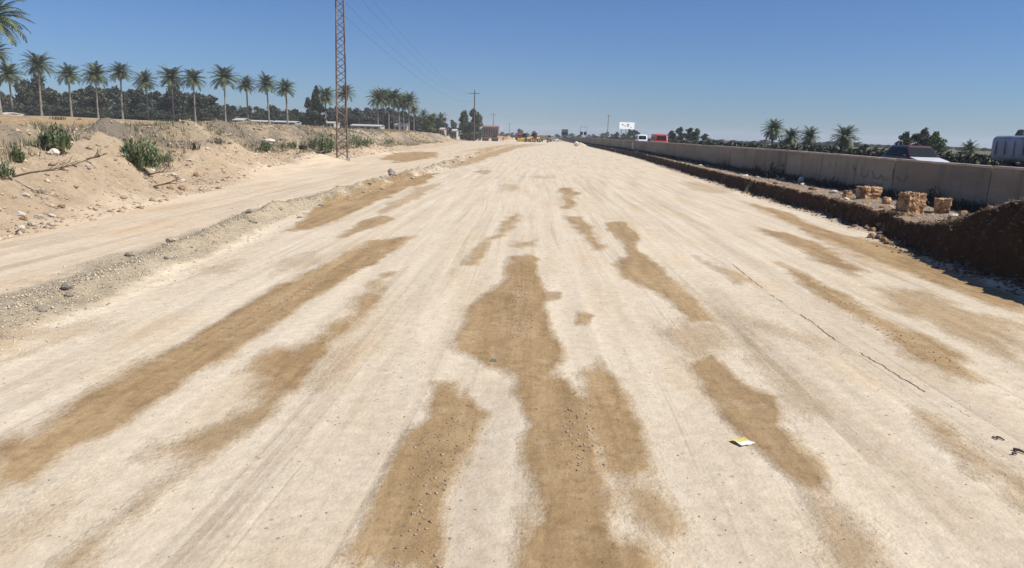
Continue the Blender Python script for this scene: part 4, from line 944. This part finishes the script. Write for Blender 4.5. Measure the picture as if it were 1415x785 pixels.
shed(447, 462, 169, 176, 215, whitew, M('roof_grey', (.45, .46, .44), .7), 'small pale house with dark openings left of pylon', 'house', 3, .1)
shed(484, 526, 173, 178, 218, greyw, roofw, 'long shed with thin white roof right of pylon', 'shed', 4, .1)
shed(545, 562, 172, 179, 262, whitew, roofw, 'pale house seen between trunks of the palm clump', 'house', 2)
shed(607, 614, 178, 183, 250, M('dull_wall', (.40, .37, .33), .9), M('roof_tan', (.45, .38, .30), .8), 'small pale house right of the bright green tree', 'house', 2)
shed(624, 631, 180, 184, 255, M('dull_wall', (.40, .37, .33), .9), roofw, 'small white house left of the pole grove', 'house', 2)
shed(667, 689, 175, 186, 345, redw, M('roof_red', (.20, .12, .10), .85), 'reddish brick building behind the two rollers', 'building', 6, .4)
shed(-4, 6, 156, 165, 165, M('pale_block', (.62, .55, .46), .9), M('pale_block', (.62, .55, .46), .9), 'pale blank block hut cut by the left picture edge', 'hut', 0, .02)

# ------------------------------------------------------------------ vehicles (local: front = -Y)
rubber = M('rubber', (.025, .025, .027), .85); rimm = M('rim', (.45, .45, .46), .35, .6); glass = M('tinted_glass', (.010, .018, .020), .3, 0, spec=.08); lampm = M('lamp_glass', (.75, .76, .78), .15); blackp = M('black_plastic', (.03, .03, .03), .5); tailm = M('tail_lamp', (.35, .02, .02), .3)
def wheel(t, x, y, r, wd=.22):
    s = 1 if x > 0 else -1
    wh = MB().tube([(x - wd / 2, y, r), (x - wd / 2 + .03, y, r), (x + wd / 2 - .03, y, r), (x + wd / 2, y, r)], [r * .9, r, r, r * .9], 20).build('wheel', rubber, t, True)
    MB().tube([(x + s * (wd / 2 - .02), y, r), (x + s * (wd / 2 + .012), y, r)], r * .58, 14).build('rim', rimm, wh)
def lerp2(a, b, t): return (a[0] + (b[0] - a[0]) * t, a[1] + (b[1] - a[1]) * t)
def car(loc, rz, paint, label, hood_glare=None, L_=4.3, W_=1.68, H_=1.42, group=None, cat='car', name='car', rack=False):
    t = empty(name, loc, rz); tag(t, label, cat, group); f, r_ = -L_ / 2, L_ / 2; b0 = .28; belt = .86
    low = [(f + .02, b0 + .1), (f + .0, .55), (f + .08, .68), (f + .95, .84), (f + 1.2, belt), (r_ - .15, belt + .02), (r_, .75), (r_, b0 + .1), (r_ - .1, b0), (f + .12, b0)]
    MB().prism(low, -W_ / 2, W_ / 2).build('body', paint, t, bevel=.05)
    # greenhouse with tumblehome
    A, B, Cc, D = (f + 1.05, belt - .02), (f + 1.75, H_), (r_ - .75, H_ + .01), (r_ - .12, belt - .02)
    wb, wt = W_ / 2 - .05, W_ / 2 - .22
    def ring(p, wdd): return [(-wdd, p[0], p[1]), (wdd, p[0], p[1])]
    gh = MB(); vs = [(-wb, *A), (wb, *A), (-wt, *B), (wt, *B), (-wt, *Cc), (wt, *Cc), (-wb, *D), (wb, *D)]
    gh.add(vs, [(0, 1, 3, 2), (2, 3, 5, 4), (4, 5, 7, 6), (0, 2, 4, 6), (1, 7, 5, 3), (0, 6, 7, 1)]); gh.build('cabin', paint, t, bevel=.04)
    def on(side_, yv, z):   # point on cabin side
        k = (z - belt) / (H_ - belt); ww = wb + (wt - wb) * k + .012; return (side_ * ww, yv, z)
    zl, zh = belt + .05, H_ - .09
    def front(z): k = (z - A[1]) / (B[1] - A[1]); return A[0] + (B[0] - A[0]) * k
    def rear(z): k = (z - D[1]) / (Cc[1] - D[1]); return D[0] + (Cc[0] - D[0]) * k
    k1, k2 = .08, .9
    def lerpv(p, q, u): return tuple(p[i] + (q[i] - p[i]) * u for i in range(3))
    def pane(a, b_, c_, d_, off, nm):
        P = [Vector(a), Vector(b_), Vector(c_), Vector(d_)]; nn = (P[1] - P[0]).cross(P[2] - P[0]).normalized(); cen = sum(P, Vector()) / 4
        if nn.dot(cen - Vector((0, 0, 1))) < 0: P = P[::-1]
        MB().panel([p + (nn if nn.dot(cen - Vector((0, 0, 1))) > 0 else -nn) * .004 for p in P], .008).build(nm, glass, t)
    def sh(p, q, r2, s2): return p
    F0, F1, F2, F3 = (-wb + .08, front(zl), zl), (wb - .08, front(zl), zl), (wt - .03, front(zh), zh), (-wt + .03, front(zh), zh); pane(F0, F1, F2, F3, 0, 'windscreen')
    F0, F1, F2, F3 = (-wb + .1, rear(zl), zl), (wb - .1, rear(zl), zl), (wt - .05, rear(zh), zh), (-wt + .05, rear(zh), zh); pane(F0, F1, F2, F3, 0, 'rear_window')
    ym = (B[0] + Cc[0]) / 2 + .05
    for s_ in (-1, 1):
        for (a, b_) in ((None, ym - .04), (ym + .04, None)):
            y0 = (front(zl) + .16) if a is None else a; y0t = (front(zh) + .16) if a is None else a; y1 = (rear(zl) - .18) if b_ is None else b_; y1t = (rear(zh) - .18) if b_ is None else b_
            pane(on(s_, y0, zl), on(s_, y1, zl), on(s_, y1t, zh), on(s_, y0t, zh), 0, 'side_window')
        for y in (f + .8, r_ - .78): wheel(t, s_ * (W_ / 2 - .1), y, .3)
        MB().box((s_ * (W_ / 2 - .3), f + .05, .62), (.34, .12, .14)).build('headlight', lampm, t, bevel=.02)
        MB().box((s_ * (W_ / 2 - .2), r_ + .0, .7), (.26, .06, .16)).build('tail_light', tailm, t)
        MB().box((s_ * (W_ / 2 + .06), f + 1.45, belt + .08), (.16, .09, .12)).build('mirror', blackp, t, bevel=.02)
    MB().box((0, f - .01, .42), (W_ * .94, .16, .2)).build('front_bumper', blackp, t, bevel=.03); MB().box((0, r_ + .01, .42), (W_ * .94, .16, .2)).build('rear_bumper', blackp, t, bevel=.03)
    if hood_glare: MB().panel([(-W_ / 2 + .07, f + .1, .70), (W_ / 2 - .07, f + .1, .70), (W_ / 2 - .07, f + 1.12, .875), (-W_ / 2 + .07, f + 1.12, .875)], .03).build('bonnet', hood_glare, t, bevel=.01)  # white panel over the hood paints the glare of the sun
    return t
def minibus(loc, rz, paint, label, side=None, H_=2.0, L_=4.6, W_=1.7):
    t = empty('minibus', loc, rz); tag(t, label, 'minibus'); f, r_ = -L_ / 2, L_ / 2
    prof = [(f, .35), (f - .02, .95), (f + .12, 1.12), (f + .62, H_ - .08), (f + .85, H_), (r_ - .1, H_), (r_, H_ - .15), (r_, .35)]
    MB().prism(prof, -W_ / 2, W_ / 2).build('body', paint, t, bevel=.06)
    MB().panel([(-W_ / 2 + .12, f + .13, 1.16), (W_ / 2 - .12, f + .13, 1.16), (W_ / 2 - .18, f + .54, H_ - .22), (-W_ / 2 + .18, f + .54, H_ - .22)], .02).build('windscreen', glass, t)
    for s_ in (-1, 1):
        for (y0, y1) in ((f + .75, f + 1.6), (f + 1.7, f + 2.9), (f + 3.0, r_ - .3)):
            MB().box((s_ * (W_ / 2 + .002), (y0 + y1) / 2, 1.42), (.02, y1 - y0, .5)).build('side_window', glass, t)
        for y in (f + .75, r_ - .9): wheel(t, s_ * (W_ / 2 - .1), y, .32)
        MB().box((s_ * (W_ / 2 - .26), f - .02, .75), (.28, .08, .2)).build('headlight', lampm, t, bevel=.02)
        MB().box((s_ * (W_ / 2 + .1), f + .35, 1.25), (.16, .08, .22)).build('mirror', paint, t, bevel=.02)
    MB().box((0, f - .03, .45), (W_ * .96, .14, .22)).build('bumper', blackp, t, bevel=.02)
    return t
HZ = 1.12
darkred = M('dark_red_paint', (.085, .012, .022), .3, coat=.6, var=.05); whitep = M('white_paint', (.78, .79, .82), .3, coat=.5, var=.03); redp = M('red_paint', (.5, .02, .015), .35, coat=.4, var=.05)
car((AX(1265, 41, 208), 41, HZ), .03, darkred, 'dark red hatchback with sun glare painted white on its bonnet driving beyond the concrete wall', whitep, 4.2, 1.68, 1.48)
minibus((AX(886, 145, 188), 145, HZ), 0, whitep, 'white minibus with black windscreen driving on the highway', H_=2.05)
minibus((AX(911, 112, 190), 112, HZ), 0, redp, 'bright red minibus with dark windscreen beyond the wall', H_=2.05)
car((AX(769, 320, 190), 320, .1), .1, whitep, 'small white car farthest right among the machines', None, group=None)
car((AX(763, 330, 190), 330, .05), -.1, M('blue_grey_paint', (.30, .36, .45), .3, coat=.4), 'pale blue car at the end of the road, beside the white one')
car((AX(812, 240, 192), 240, HZ), 0, M('silver_paint', (.5, .5, .52), .3, .4), 'silver car on the highway under the black double sign')

def box_truck(loc, rz, label, cabm, bedm, kind='trailer', L_=7.5, W_=2.4, Hc=2.9, Hb=3.4, cat='lorry', name='lorry', load=None):
    t = empty(name, loc, rz); tag(t, label, cat); f = -L_ / 2; r_ = L_ / 2
    MB().prism([(f, .6), (f - .02, 1.5), (f + .18, Hc - .15), (f + .4, Hc), (f + 1.9, Hc), (f + 1.95, .6)], -W_ / 2 + .05, W_ / 2 - .05).build('cab', cabm, t, bevel=.06)
    MB().panel([(-W_ / 2 + .2, f + .01, 1.65), (W_ / 2 - .2, f + .01, 1.65), (W_ / 2 - .25, f + .145, Hc - .35), (-W_ / 2 + .25, f + .145, Hc - .35)], .03).build('windscreen', glass, t)
    MB().box((0, f - .03, .65), (W_ * .96, .16, .35)).build('bumper', blackp, t, bevel=.03); MB().box((0, f - .02, 1.15), (W_ * .6, .06, .45)).build('grille', blackp, t)
    MB().box((0, .3, .75), (1.0, L_ - .6, .25)).build('chassis', blackp, t)
    for s_ in (-1, 1):
        MB().box((s_ * (W_ / 2 - .35), f - .04, .95), (.32, .06, .2)).build('headlight', lampm, t)
        MB().box((s_ * (W_ / 2 + .12), f + .2, 2.0), (.12, .15, .5)).build('mirror', blackp, t, bevel=.02)
        MB().box((s_ * (W_ / 2 - .045), f + 1.0, 2.05), (.03, .9, .6)).build('side_window', glass, t)
        for y in (f + .9, r_ - 1.0, r_ - 2.2): wheel(t, s_ * (W_ / 2 - .2), y, .5, .32)
    y0, y1 = f + 2.05, r_
    if kind == 'tipper':
        bd = MB(); bd.prism([(y0, 1.0), (y0 - .1, Hb), (y0 + .1, Hb), (y0 + .15, 1.15), (y1 - .2, 1.15), (y1, Hb - .4), (y1 + .1, Hb - .4), (y1 - .05, 1.0)], -W_ / 2, W_ / 2); bd = bd.build('tipper_bed', bedm, t)
        for s_ in (-1, 1): MB().box((s_ * (W_ / 2 - .04), (y0 + y1) / 2, (1.0 + Hb - .3) / 2), (.08, y1 - y0, Hb - 1.3)).build('side_board', bedm, bd)
    else:
        bd = MB().box((0, (y0 + y1) / 2, (1.0 + Hb) / 2), (W_, y1 - y0, Hb - 1.0)).build('cargo_body', bedm, t, bevel=.22, seg=4)
        k = y0 + .25
        while k < y1 - .1:
            for s_ in (-1, 1): MB().box((s_ * (W_ / 2 + .03), k, (1.0 + Hb) / 2), (.03, .05, Hb - 1.45)).build('side_rib', bedm, bd)
            k += .55
    if load:
        for (dx, dy, dz, sx_, sy_, sz_) in load: MB().box((dx, dy, Hb + dz), (sx_, sy_, sz_), 0, (.7, .7)).build('load', M('load_cloth', (.12, .13, .12), .9), t, bevel=.05)
    return t
box_truck((AX(781, 300, 187), 305, HZ), -.03, 'dark lorry with white roof cap coming along the far highway', M('dark_blue_cab', (.10, .12, .14), .4), M('dark_tarp', (.07, .07, .075), .7), Hb=3.9, Hc=3.3, L_=10, W_=2.5)
tp = (AX(1370, 31, 200) + 1.2, 0, 0)
lt = box_truck((tp[0], 27.9, HZ), .02, 'blue grey ribbed lorry cut by the right picture edge', M('blue_grey_cab', (.26, .29, .34), .5), M('blue_grey_body', (.20, .23, .285), .45, var=.3, scale=1.2), L_=6.6, W_=2.2, Hc=2.3, Hb=1.98, load=[(-.5, 2.2, .12, .5, .5, .25), (-.3, 1.2, .2, .4, .5, .4)])
MB().box((0, -2.35, 2.40), (1.7, 1.3, .16), 0, (.85, .8)).build('roof_fairing', whitep, lt, bevel=.04)

yel = M('machine_yellow', (.62, .40, .03), .5, var=.12); ora = M('machine_orange', (.55, .28, .07), .5, var=.12); wine = M('machine_wine', (.13, .03, .04), .55, var=.2); oliv = M('machine_olive', (.13, .12, .05), .6, var=.2); redm = M('machine_red', (.40, .05, .04), .5, var=.2); tanm = M('machine_tan', (.42, .33, .17), .6, var=.1)
# people: one skinned body each
def person(loc, rz, label, shirt, trousers, seated=False, parent_z=0):
    sk = M('skin', (.25, .14, .09), .6); t = bpy.data.objects
    J = {'pel': (0, 0, .95), 'ch': (0, 0, 1.35), 'nk': (0, 0, 1.52), 'hd': (0, -.01, 1.66), 'ht': (0, 0, 1.76), 'hl': (.10, 0, .92), 'hr': (-.10, 0, .92), 'kl': (.12, -.03, .50), 'kr': (-.12, .02, .5), 'al': (.13, 0, .08), 'ar': (-.13, .05, .08), 'tl': (.14, -.16, .03), 'tr': (-.14, -.11, .03),
         'sl': (.19, 0, 1.44), 'sr': (-.19, 0, 1.44), 'el': (.24, 0, 1.15), 'er': (-.24, 0, 1.15), 'wl': (.24, -.12, .90), 'wr': (-.25, -.10, .90), 'fl': (.23, -.17, .80), 'fr': (-.24, -.15, .80)}
    if seated:
        for k, v in list(J.items()): J[k] = (v[0], v[1], v[2] - .45)
        for s_, q in (('l', 1), ('r', -1)): J['k' + s_] = (q * .15, -.42, .52); J['a' + s_] = (q * .15, -.48, .10); J['t' + s_] = (q * .15, -.62, .06); J['e' + s_] = (q * .27, -.12, .72); J['w' + s_] = (q * .2, -.38, .74); J['f' + s_] = (q * .18, -.46, .76)
    rad = {'pel': .15, 'ch': .17, 'nk': .06, 'hd': .105, 'ht': .07, 'hl': .09, 'hr': .09, 'kl': .065, 'kr': .065, 'al': .045, 'ar': .045, 'tl': .04, 'tr': .04, 'sl': .07, 'sr': .07, 'el': .045, 'er': .045, 'wl': .032, 'wr': .032, 'fl': .03, 'fr': .03}
    E_ = [('pel', 'ch'), ('ch', 'nk'), ('nk', 'hd'), ('hd', 'ht'), ('pel', 'hl'), ('pel', 'hr'), ('hl', 'kl'), ('hr', 'kr'), ('kl', 'al'), ('kr', 'ar'), ('al', 'tl'), ('ar', 'tr'), ('ch', 'sl'), ('ch', 'sr'), ('sl', 'el'), ('sr', 'er'), ('el', 'wl'), ('er', 'wr'), ('wl', 'fl'), ('wr', 'fr')]
    ks = list(J); me = bpy.data.meshes.new('person'); me.from_pydata([J[k] for k in ks], [(ks.index(a), ks.index(b_)) for a, b_ in E_], []); o = bpy.data.objects.new('person', me); col.objects.link(o)
    o.modifiers.new('skin', 'SKIN'); sv = me.skin_vertices
    if not sv:
        bm = bmesh.new(); bm.from_mesh(me); bm.verts.layers.skin.verify(); bm.to_mesh(me); bm.free(); sv = me.skin_vertices
    for i, k in enumerate(ks): sv[0].data[i].radius = (rad[k], rad[k]); sv[0].data[i].use_root = (k == 'pel')
    o.modifiers.new('sub', 'SUBSURF').levels = 1
    dz = -.45 if seated else 0
    m = bpy.data.materials.new('clothes'); nt = nodes(m); tc = N(nt, 'ShaderNodeTexCoord'); sp = N(nt, 'ShaderNodeSeparateXYZ'); nt.links.new(tc.outputs['Object'], sp.inputs[0]); cr = N(nt, 'ShaderNodeValToRGB'); cr.color_ramp.interpolation = 'CONSTANT'
    dv = N(nt, 'ShaderNodeMath', operation='DIVIDE'); dv.inputs[1].default_value = 2; nt.links.new(sp.outputs[2], dv.inputs[0]); nt.links.new(dv.outputs[0], cr.inputs[0])
    cr.color_ramp.elements[0].color = (*trousers, 1); e1 = cr.color_ramp.elements[1]; e1.position = (1.0 + dz) / 2; e1.color = (*shirt, 1); e2 = cr.color_ramp.elements.new((1.53 + dz) / 2); e2.color = (.25, .14, .09, 1)
    nt.links.new(cr.outputs[0], nt.nodes['Principled BSDF'].inputs['Base Color']); me.materials.append(m)
    hr = MB(); bmh = bmesh.new(); bmesh.ops.create_uvsphere(bmh, u_segments=12, v_segments=8, radius=.115)
    hm = bpy.data.meshes.new('hair'); 
    for v in list(bmh.verts):
        if v.co.z < -.02 and v.co.y < .03: bmh.verts.remove(v)
    bmh.to_mesh(hm); bmh.free(); hm.materials.append(M('hair', (.02, .015, .012), .8)); ho = link_mesh('hair', hm, o); ho.location = (0, .012, 1.70 + dz)
    o.location = loc; o.rotation_euler = (0, 0, rz); tag(o, label, 'person'); return o
def roller(px, Y, paint, label, plabel, shirt):
    x = AX(px, Y, 190); z0 = tz(x, Y); t = empty('road_roller', (x, Y, z0), .1); tag(t, label, 'road roller')
    MB().tube([(-.85, -1.3, .62), (.85, -1.3, .62)], .62, 24).build('drum', M('steel_drum', (.09, .06, .055), .6, .2), t)
    mb = MB(); mb.box((-.98, -1.3, .75), (.14, 1.7, .35)); mb.box((.98, -1.3, .75), (.14, 1.7, .35)); mb.box((0, -.42, .8), (2.1, .2, .5)); mb.build('drum_frame', paint, t, bevel=.03)
    MB().prism([(-.25, .6), (-.25, 1.15), (.35, 1.25), (.35, .6)], -.7, .7).build('platform', paint, t, bevel=.03)
    MB().prism([(.75, .6), (.7, 1.7), (2.0, 1.5), (2.15, .7)], -.75, .75).build('engine_hood', paint, t, bevel=.05)
    for s_ in (-1, 1): wheel(t, s_ * .88, 1.5, .62, .42)
    MB().box((0, .55, 1.3), (.5, .45, .12)).build('seat', blackp, t); MB().tube([(0, -.1, 1.2), (0, .05, 1.62)], .04, 6).build('steering_column', blackp, t)
    for s_ in (-.65, .65): MB().tube([(s_, .72, 1.1), (s_, .72, 2.0)], .05, 6).build('roll_bar', paint, t)
    MB().tube([(.45, 1.6, 1.5), (.45, 1.6, 2.1)], .05, 8).build('exhaust', blackp, t)
    person((x, Y + .5, z0 + .9), .1, plabel, shirt, (.05, .05, .06), True)
roller(671, 250, oliv, 'olive yellow road roller at left on the far track', 'dark haired driver in red shirt sitting on the olive roller', (.35, .03, .03))
roller(684, 250, wine, 'wine red road roller right of the olive one', 'driver in black sitting on the wine red roller', (.03, .03, .035))
x = AX(695.5, 252, 190); person((x, 252, tz(x, 252)), .3, 'person in reddish robe standing right of the rollers', (.40, .16, .10), (.30, .12, .09))
# loader
def loader(px, Y, paint, label):
    x = AX(px, Y, 190); z0 = tz(x, Y); t = empty('wheel_loader', (x, Y, z0), -.35); tag(t, label, 'wheel loader')
    MB().prism([(.3, .8), (.3, 1.7), (2.3, 1.6), (2.5, 1.0), (2.4, .7)], -.9, .9).build('engine_hood', paint, t, bevel=.05); MB().box((0, -.9, .85), (1.1, 1.8, .5)).build('front_frame', paint, t, bevel=.04)
    MB().box((0, -.1, 2.2), (1.3, 1.3, 1.2), 0, (.9, .9)).build('cab', glass, t); MB().box((0, -.1, 2.88), (1.45, 1.5, .14)).build('cab_roof', paint, t, bevel=.03)
    for s_ in (-1, 1):
        MB().tube([(s_ * .45, -.5, 1.3), (s_ * .45, -1.8, 1.15), (s_ * .45, -2.5, .6)], .11, 6).build('lift_arm', paint, t)
        for y in (-1.2, 1.5): wheel(t, s_ * 1.0, y, .7, .5)
    MB().prism([(-2.5, .15), (-2.45, 1.05), (-2.6, 1.1), (-3.2, .9), (-3.5, .1), (-2.8, .05)], -1.35, 1.35).build('bucket', paint, t, bevel=.02)
def grader(px, Y, paint, label):
    x = AX(px, Y, 190); z0 = tz(x, Y); t = empty('motor_grader', (x, Y, z0), -.5); tag(t, label, 'motor grader')
    MB().prism([(1.2, .8), (1.1, 1.75), (3.6, 1.7), (3.8, .8)], -.7, .7).build('engine_hood', paint, t, bevel=.05); MB().tube([(0, 1.2, 1.4), (0, -1.5, 1.7), (0, -3.6, 1.1)], [.22, .2, .16], 6).build('main_beam', paint, t)
    MB().box((0, .5, 2.1), (1.4, 1.3, 1.5), 0, (.92, .92)).build('cab', glass, t); MB().box((0, .5, 2.9), (1.6, 1.6, .12)).build('cab_roof', blackp, t)
    MB().box((0, -1.2, .55), (3.4, .12, .6), .35).build('blade', paint, t); MB().tube([(0, -1.2, .85), (0, -1.2, .98)], .7, 16).build('turntable', paint, t)
    for s_ in (-1, 1):
        for y in (-3.5, 1.7, 3.1): wheel(t, s_ * 1.0, y, .62, .36)
loader(725, 262, yel, 'bright yellow wheel loader left of the orange grader'); grader(737, 258, ora, 'orange motor grader with black cab on the far road')
x = AX(717, 285, 188); box_truck((x, 288, tz(x, 285)), .15, 'dark red tipper lorry left of the yellow loader', M('maroon_cab', (.17, .04, .06), .5), redm, 'tipper', 6.5, 2.3, 2.6, 3.0, 'tipper lorry', 'tipper_lorry')
x = AX(752, 285, 188); box_truck((x, 288, tz(x, 285)), 1.35, 'tan tipper lorry standing crosswise on the far road', tanm, tanm, 'tipper', 6.5, 2.3, 2.5, 2.6, 'tipper lorry', 'tipper_lorry')
# motorcycle with rider
x = AX(756.5, 245, 195); z0 = tz(x, 245); t = empty('motorcycle', (x, 245, z0), .2); tag(t, 'black motorcycle on the pale road before the tan lorry', 'motorcycle')
for y in (-.65, .65):
    wh = MB().tube([(-.05, y, .3), (.05, y, .3)], .3, 18).build('wheel', rubber, t); MB().tube([(-.06, y, .3), (.06, y, .3)], .12, 10).build('hub', rimm, wh)
MB().prism([(-.4, .5), (-.3, .85), (.1, .9), (.35, .75), (.4, .45), (0, .32)], -.13, .13).build('body', blackp, t, bevel=.03); MB().tube([(0, -.65, .3), (0, -.45, 1.0)], .04, 6).build('fork', rimm, t); MB().tube([(-.35, -.35, 1.02), (0, -.45, 1.0), (.35, -.35, 1.02)], .02, 6).build('handlebar', blackp, t); MB().box((0, .3, .83), (.26, .65, .1)).build('saddle', blackp, t, bevel=.03)
MB().tube([(0, -.52, .85), (0, -.6, .85)], .08, 10).build('headlight', lampm, t)
person((x, 245.2, z0 + .42), .2, 'rider in dark clothes sitting on the black motorcycle', (.04, .04, .05), (.03, .03, .04), True)

# ------------------------------------------------------------------ litter
x, y = G(1026, 611); t = empty('crisp_packet', (x, y, tz(x, y) + .005), -.5); t.rotation_euler = (0, 0, .55); tag(t, 'white and yellow crumpled packet lying on the pale road', 'litter')
def sheet(mb, x0, x1, y0, y1, lift):
    n = 6; vs = []; 
    for i in range(n + 1):
        for j in range(n + 1):
            u, v = i / n, j / n; xx = x0 + (x1 - x0) * u; yv = y0 + (y1 - y0) * v; vs.append((xx, yv, .006 + lift(xx, yv)))
    m_ = (n + 1) ** 2; vs += [(a, b_, c_ - .002) for a, b_, c_ in vs]; fs = []
    for i in range(n):
        for j in range(n):
            a = i * (n + 1) + j; fs.append((a, a + n + 1, a + n + 2, a + 1)); fs.append((a + m_, a + 1 + m_, a + n + 2 + m_, a + n + 1 + m_))
    for i in range(n):
        for (a, b_) in ((i, i + 1), (n * (n + 1) + i + 1, n * (n + 1) + i), ((i + 1) * (n + 1), i * (n + 1)), (i * (n + 1) + n, (i + 1) * (n + 1) + n)): fs.append((a, b_, b_ + m_, a + m_))
    mb.add(vs, fs); return mb
lf = lambda a, b_: .014 * max(0, (-a) / .09) ** 1.3 + .004 * math.sin(a * 60 + b_ * 45)
sheet(MB(), -.085, .085, -.07, .0, lf).build('packet_foil', M('foil_white', (.72, .73, .70), .35), t); sheet(MB(), -.085, .085, .0, .065, lf).build('yellow_band', M('foil_yellow', (.70, .60, .12), .4), t)
x, y = G(682, 499.5); t = MB(); t.add([(-.06, -.02, .0), (.05, -.025, .0), (.06, .03, .01), (-.04, .03, .02), (-.03, 0, .04), (.03, 0, .035)], [(0, 1, 5, 4), (1, 2, 5), (2, 3, 4, 5), (3, 0, 4), (0, 3, 2, 1)]); o = t.build('plastic_scrap', M('blue_plastic', (.10, .17, .17), .6)); o.scale = (.75, .9, .7); o.location = (x, y, tz(x, y) + .004); tag(o, 'crumpled blue green plastic scrap on the central brown patch', 'litter')
for i, (a, b_, r_, lb) in enumerate([((1400, 622), (1418, 628), .014, 'dark stick at the right picture edge'), ((1377, 604), (1388, 609), .009, 'thin dark twig above the stick at the right edge'), ((1399, 628), (1405, 629), .013, 'short dark stub just below the stick at the right edge'), ((1372, 604), (1378, 608), .008, 'tiny dark twig farthest from the right edge')]):
    A = Vector((*G(*a), 0)); B = Vector((*G(*b_), 0)); A.z = tz(A.x, A.y) + r_; B.z = tz(B.x, B.y) + r_; mb = MB(); mb.tube([(0, 0, 0), (B - A) * .5 + Vector((0, .01, .006)), B - A], [r_, r_ * .9, r_ * .6], 6); o = mb.build('stick', twig); o.location = A; tag(o, lb, 'stick')

# ------------------------------------------------------------------ haze
hz = MB(); hz.add([(-2300, -1700, -1.6), (2300, -1700, -1.6), (2300, 3000, -1.6), (-2300, 3000, -1.6), (-2300, -1700, 30), (2300, -1700, 30), (2300, 3000, 30), (-2300, 3000, 30)], [(3, 2, 1, 0), (4, 5, 6, 7), (0, 1, 5, 4), (1, 2, 6, 5), (2, 3, 7, 6), (3, 0, 4, 7)])
hm = bpy.data.materials.new('haze_air'); hm.use_nodes = True; nt = hm.node_tree; nt.nodes.remove(nt.nodes['Principled BSDF']); pv = nt.nodes.new('ShaderNodeVolumePrincipled'); pv.inputs['Density'].default_value = .00030; pv.inputs['Color'].default_value = (.84, .90, 1.0, 1); pv.inputs['Anisotropy'].default_value = .1
nt.links.new(pv.outputs[0], nt.nodes['Material Output'].inputs['Volume'])
o = hz.build('haze', hm); tag(o, kind='stuff')
print('done', len(bpy.data.objects))
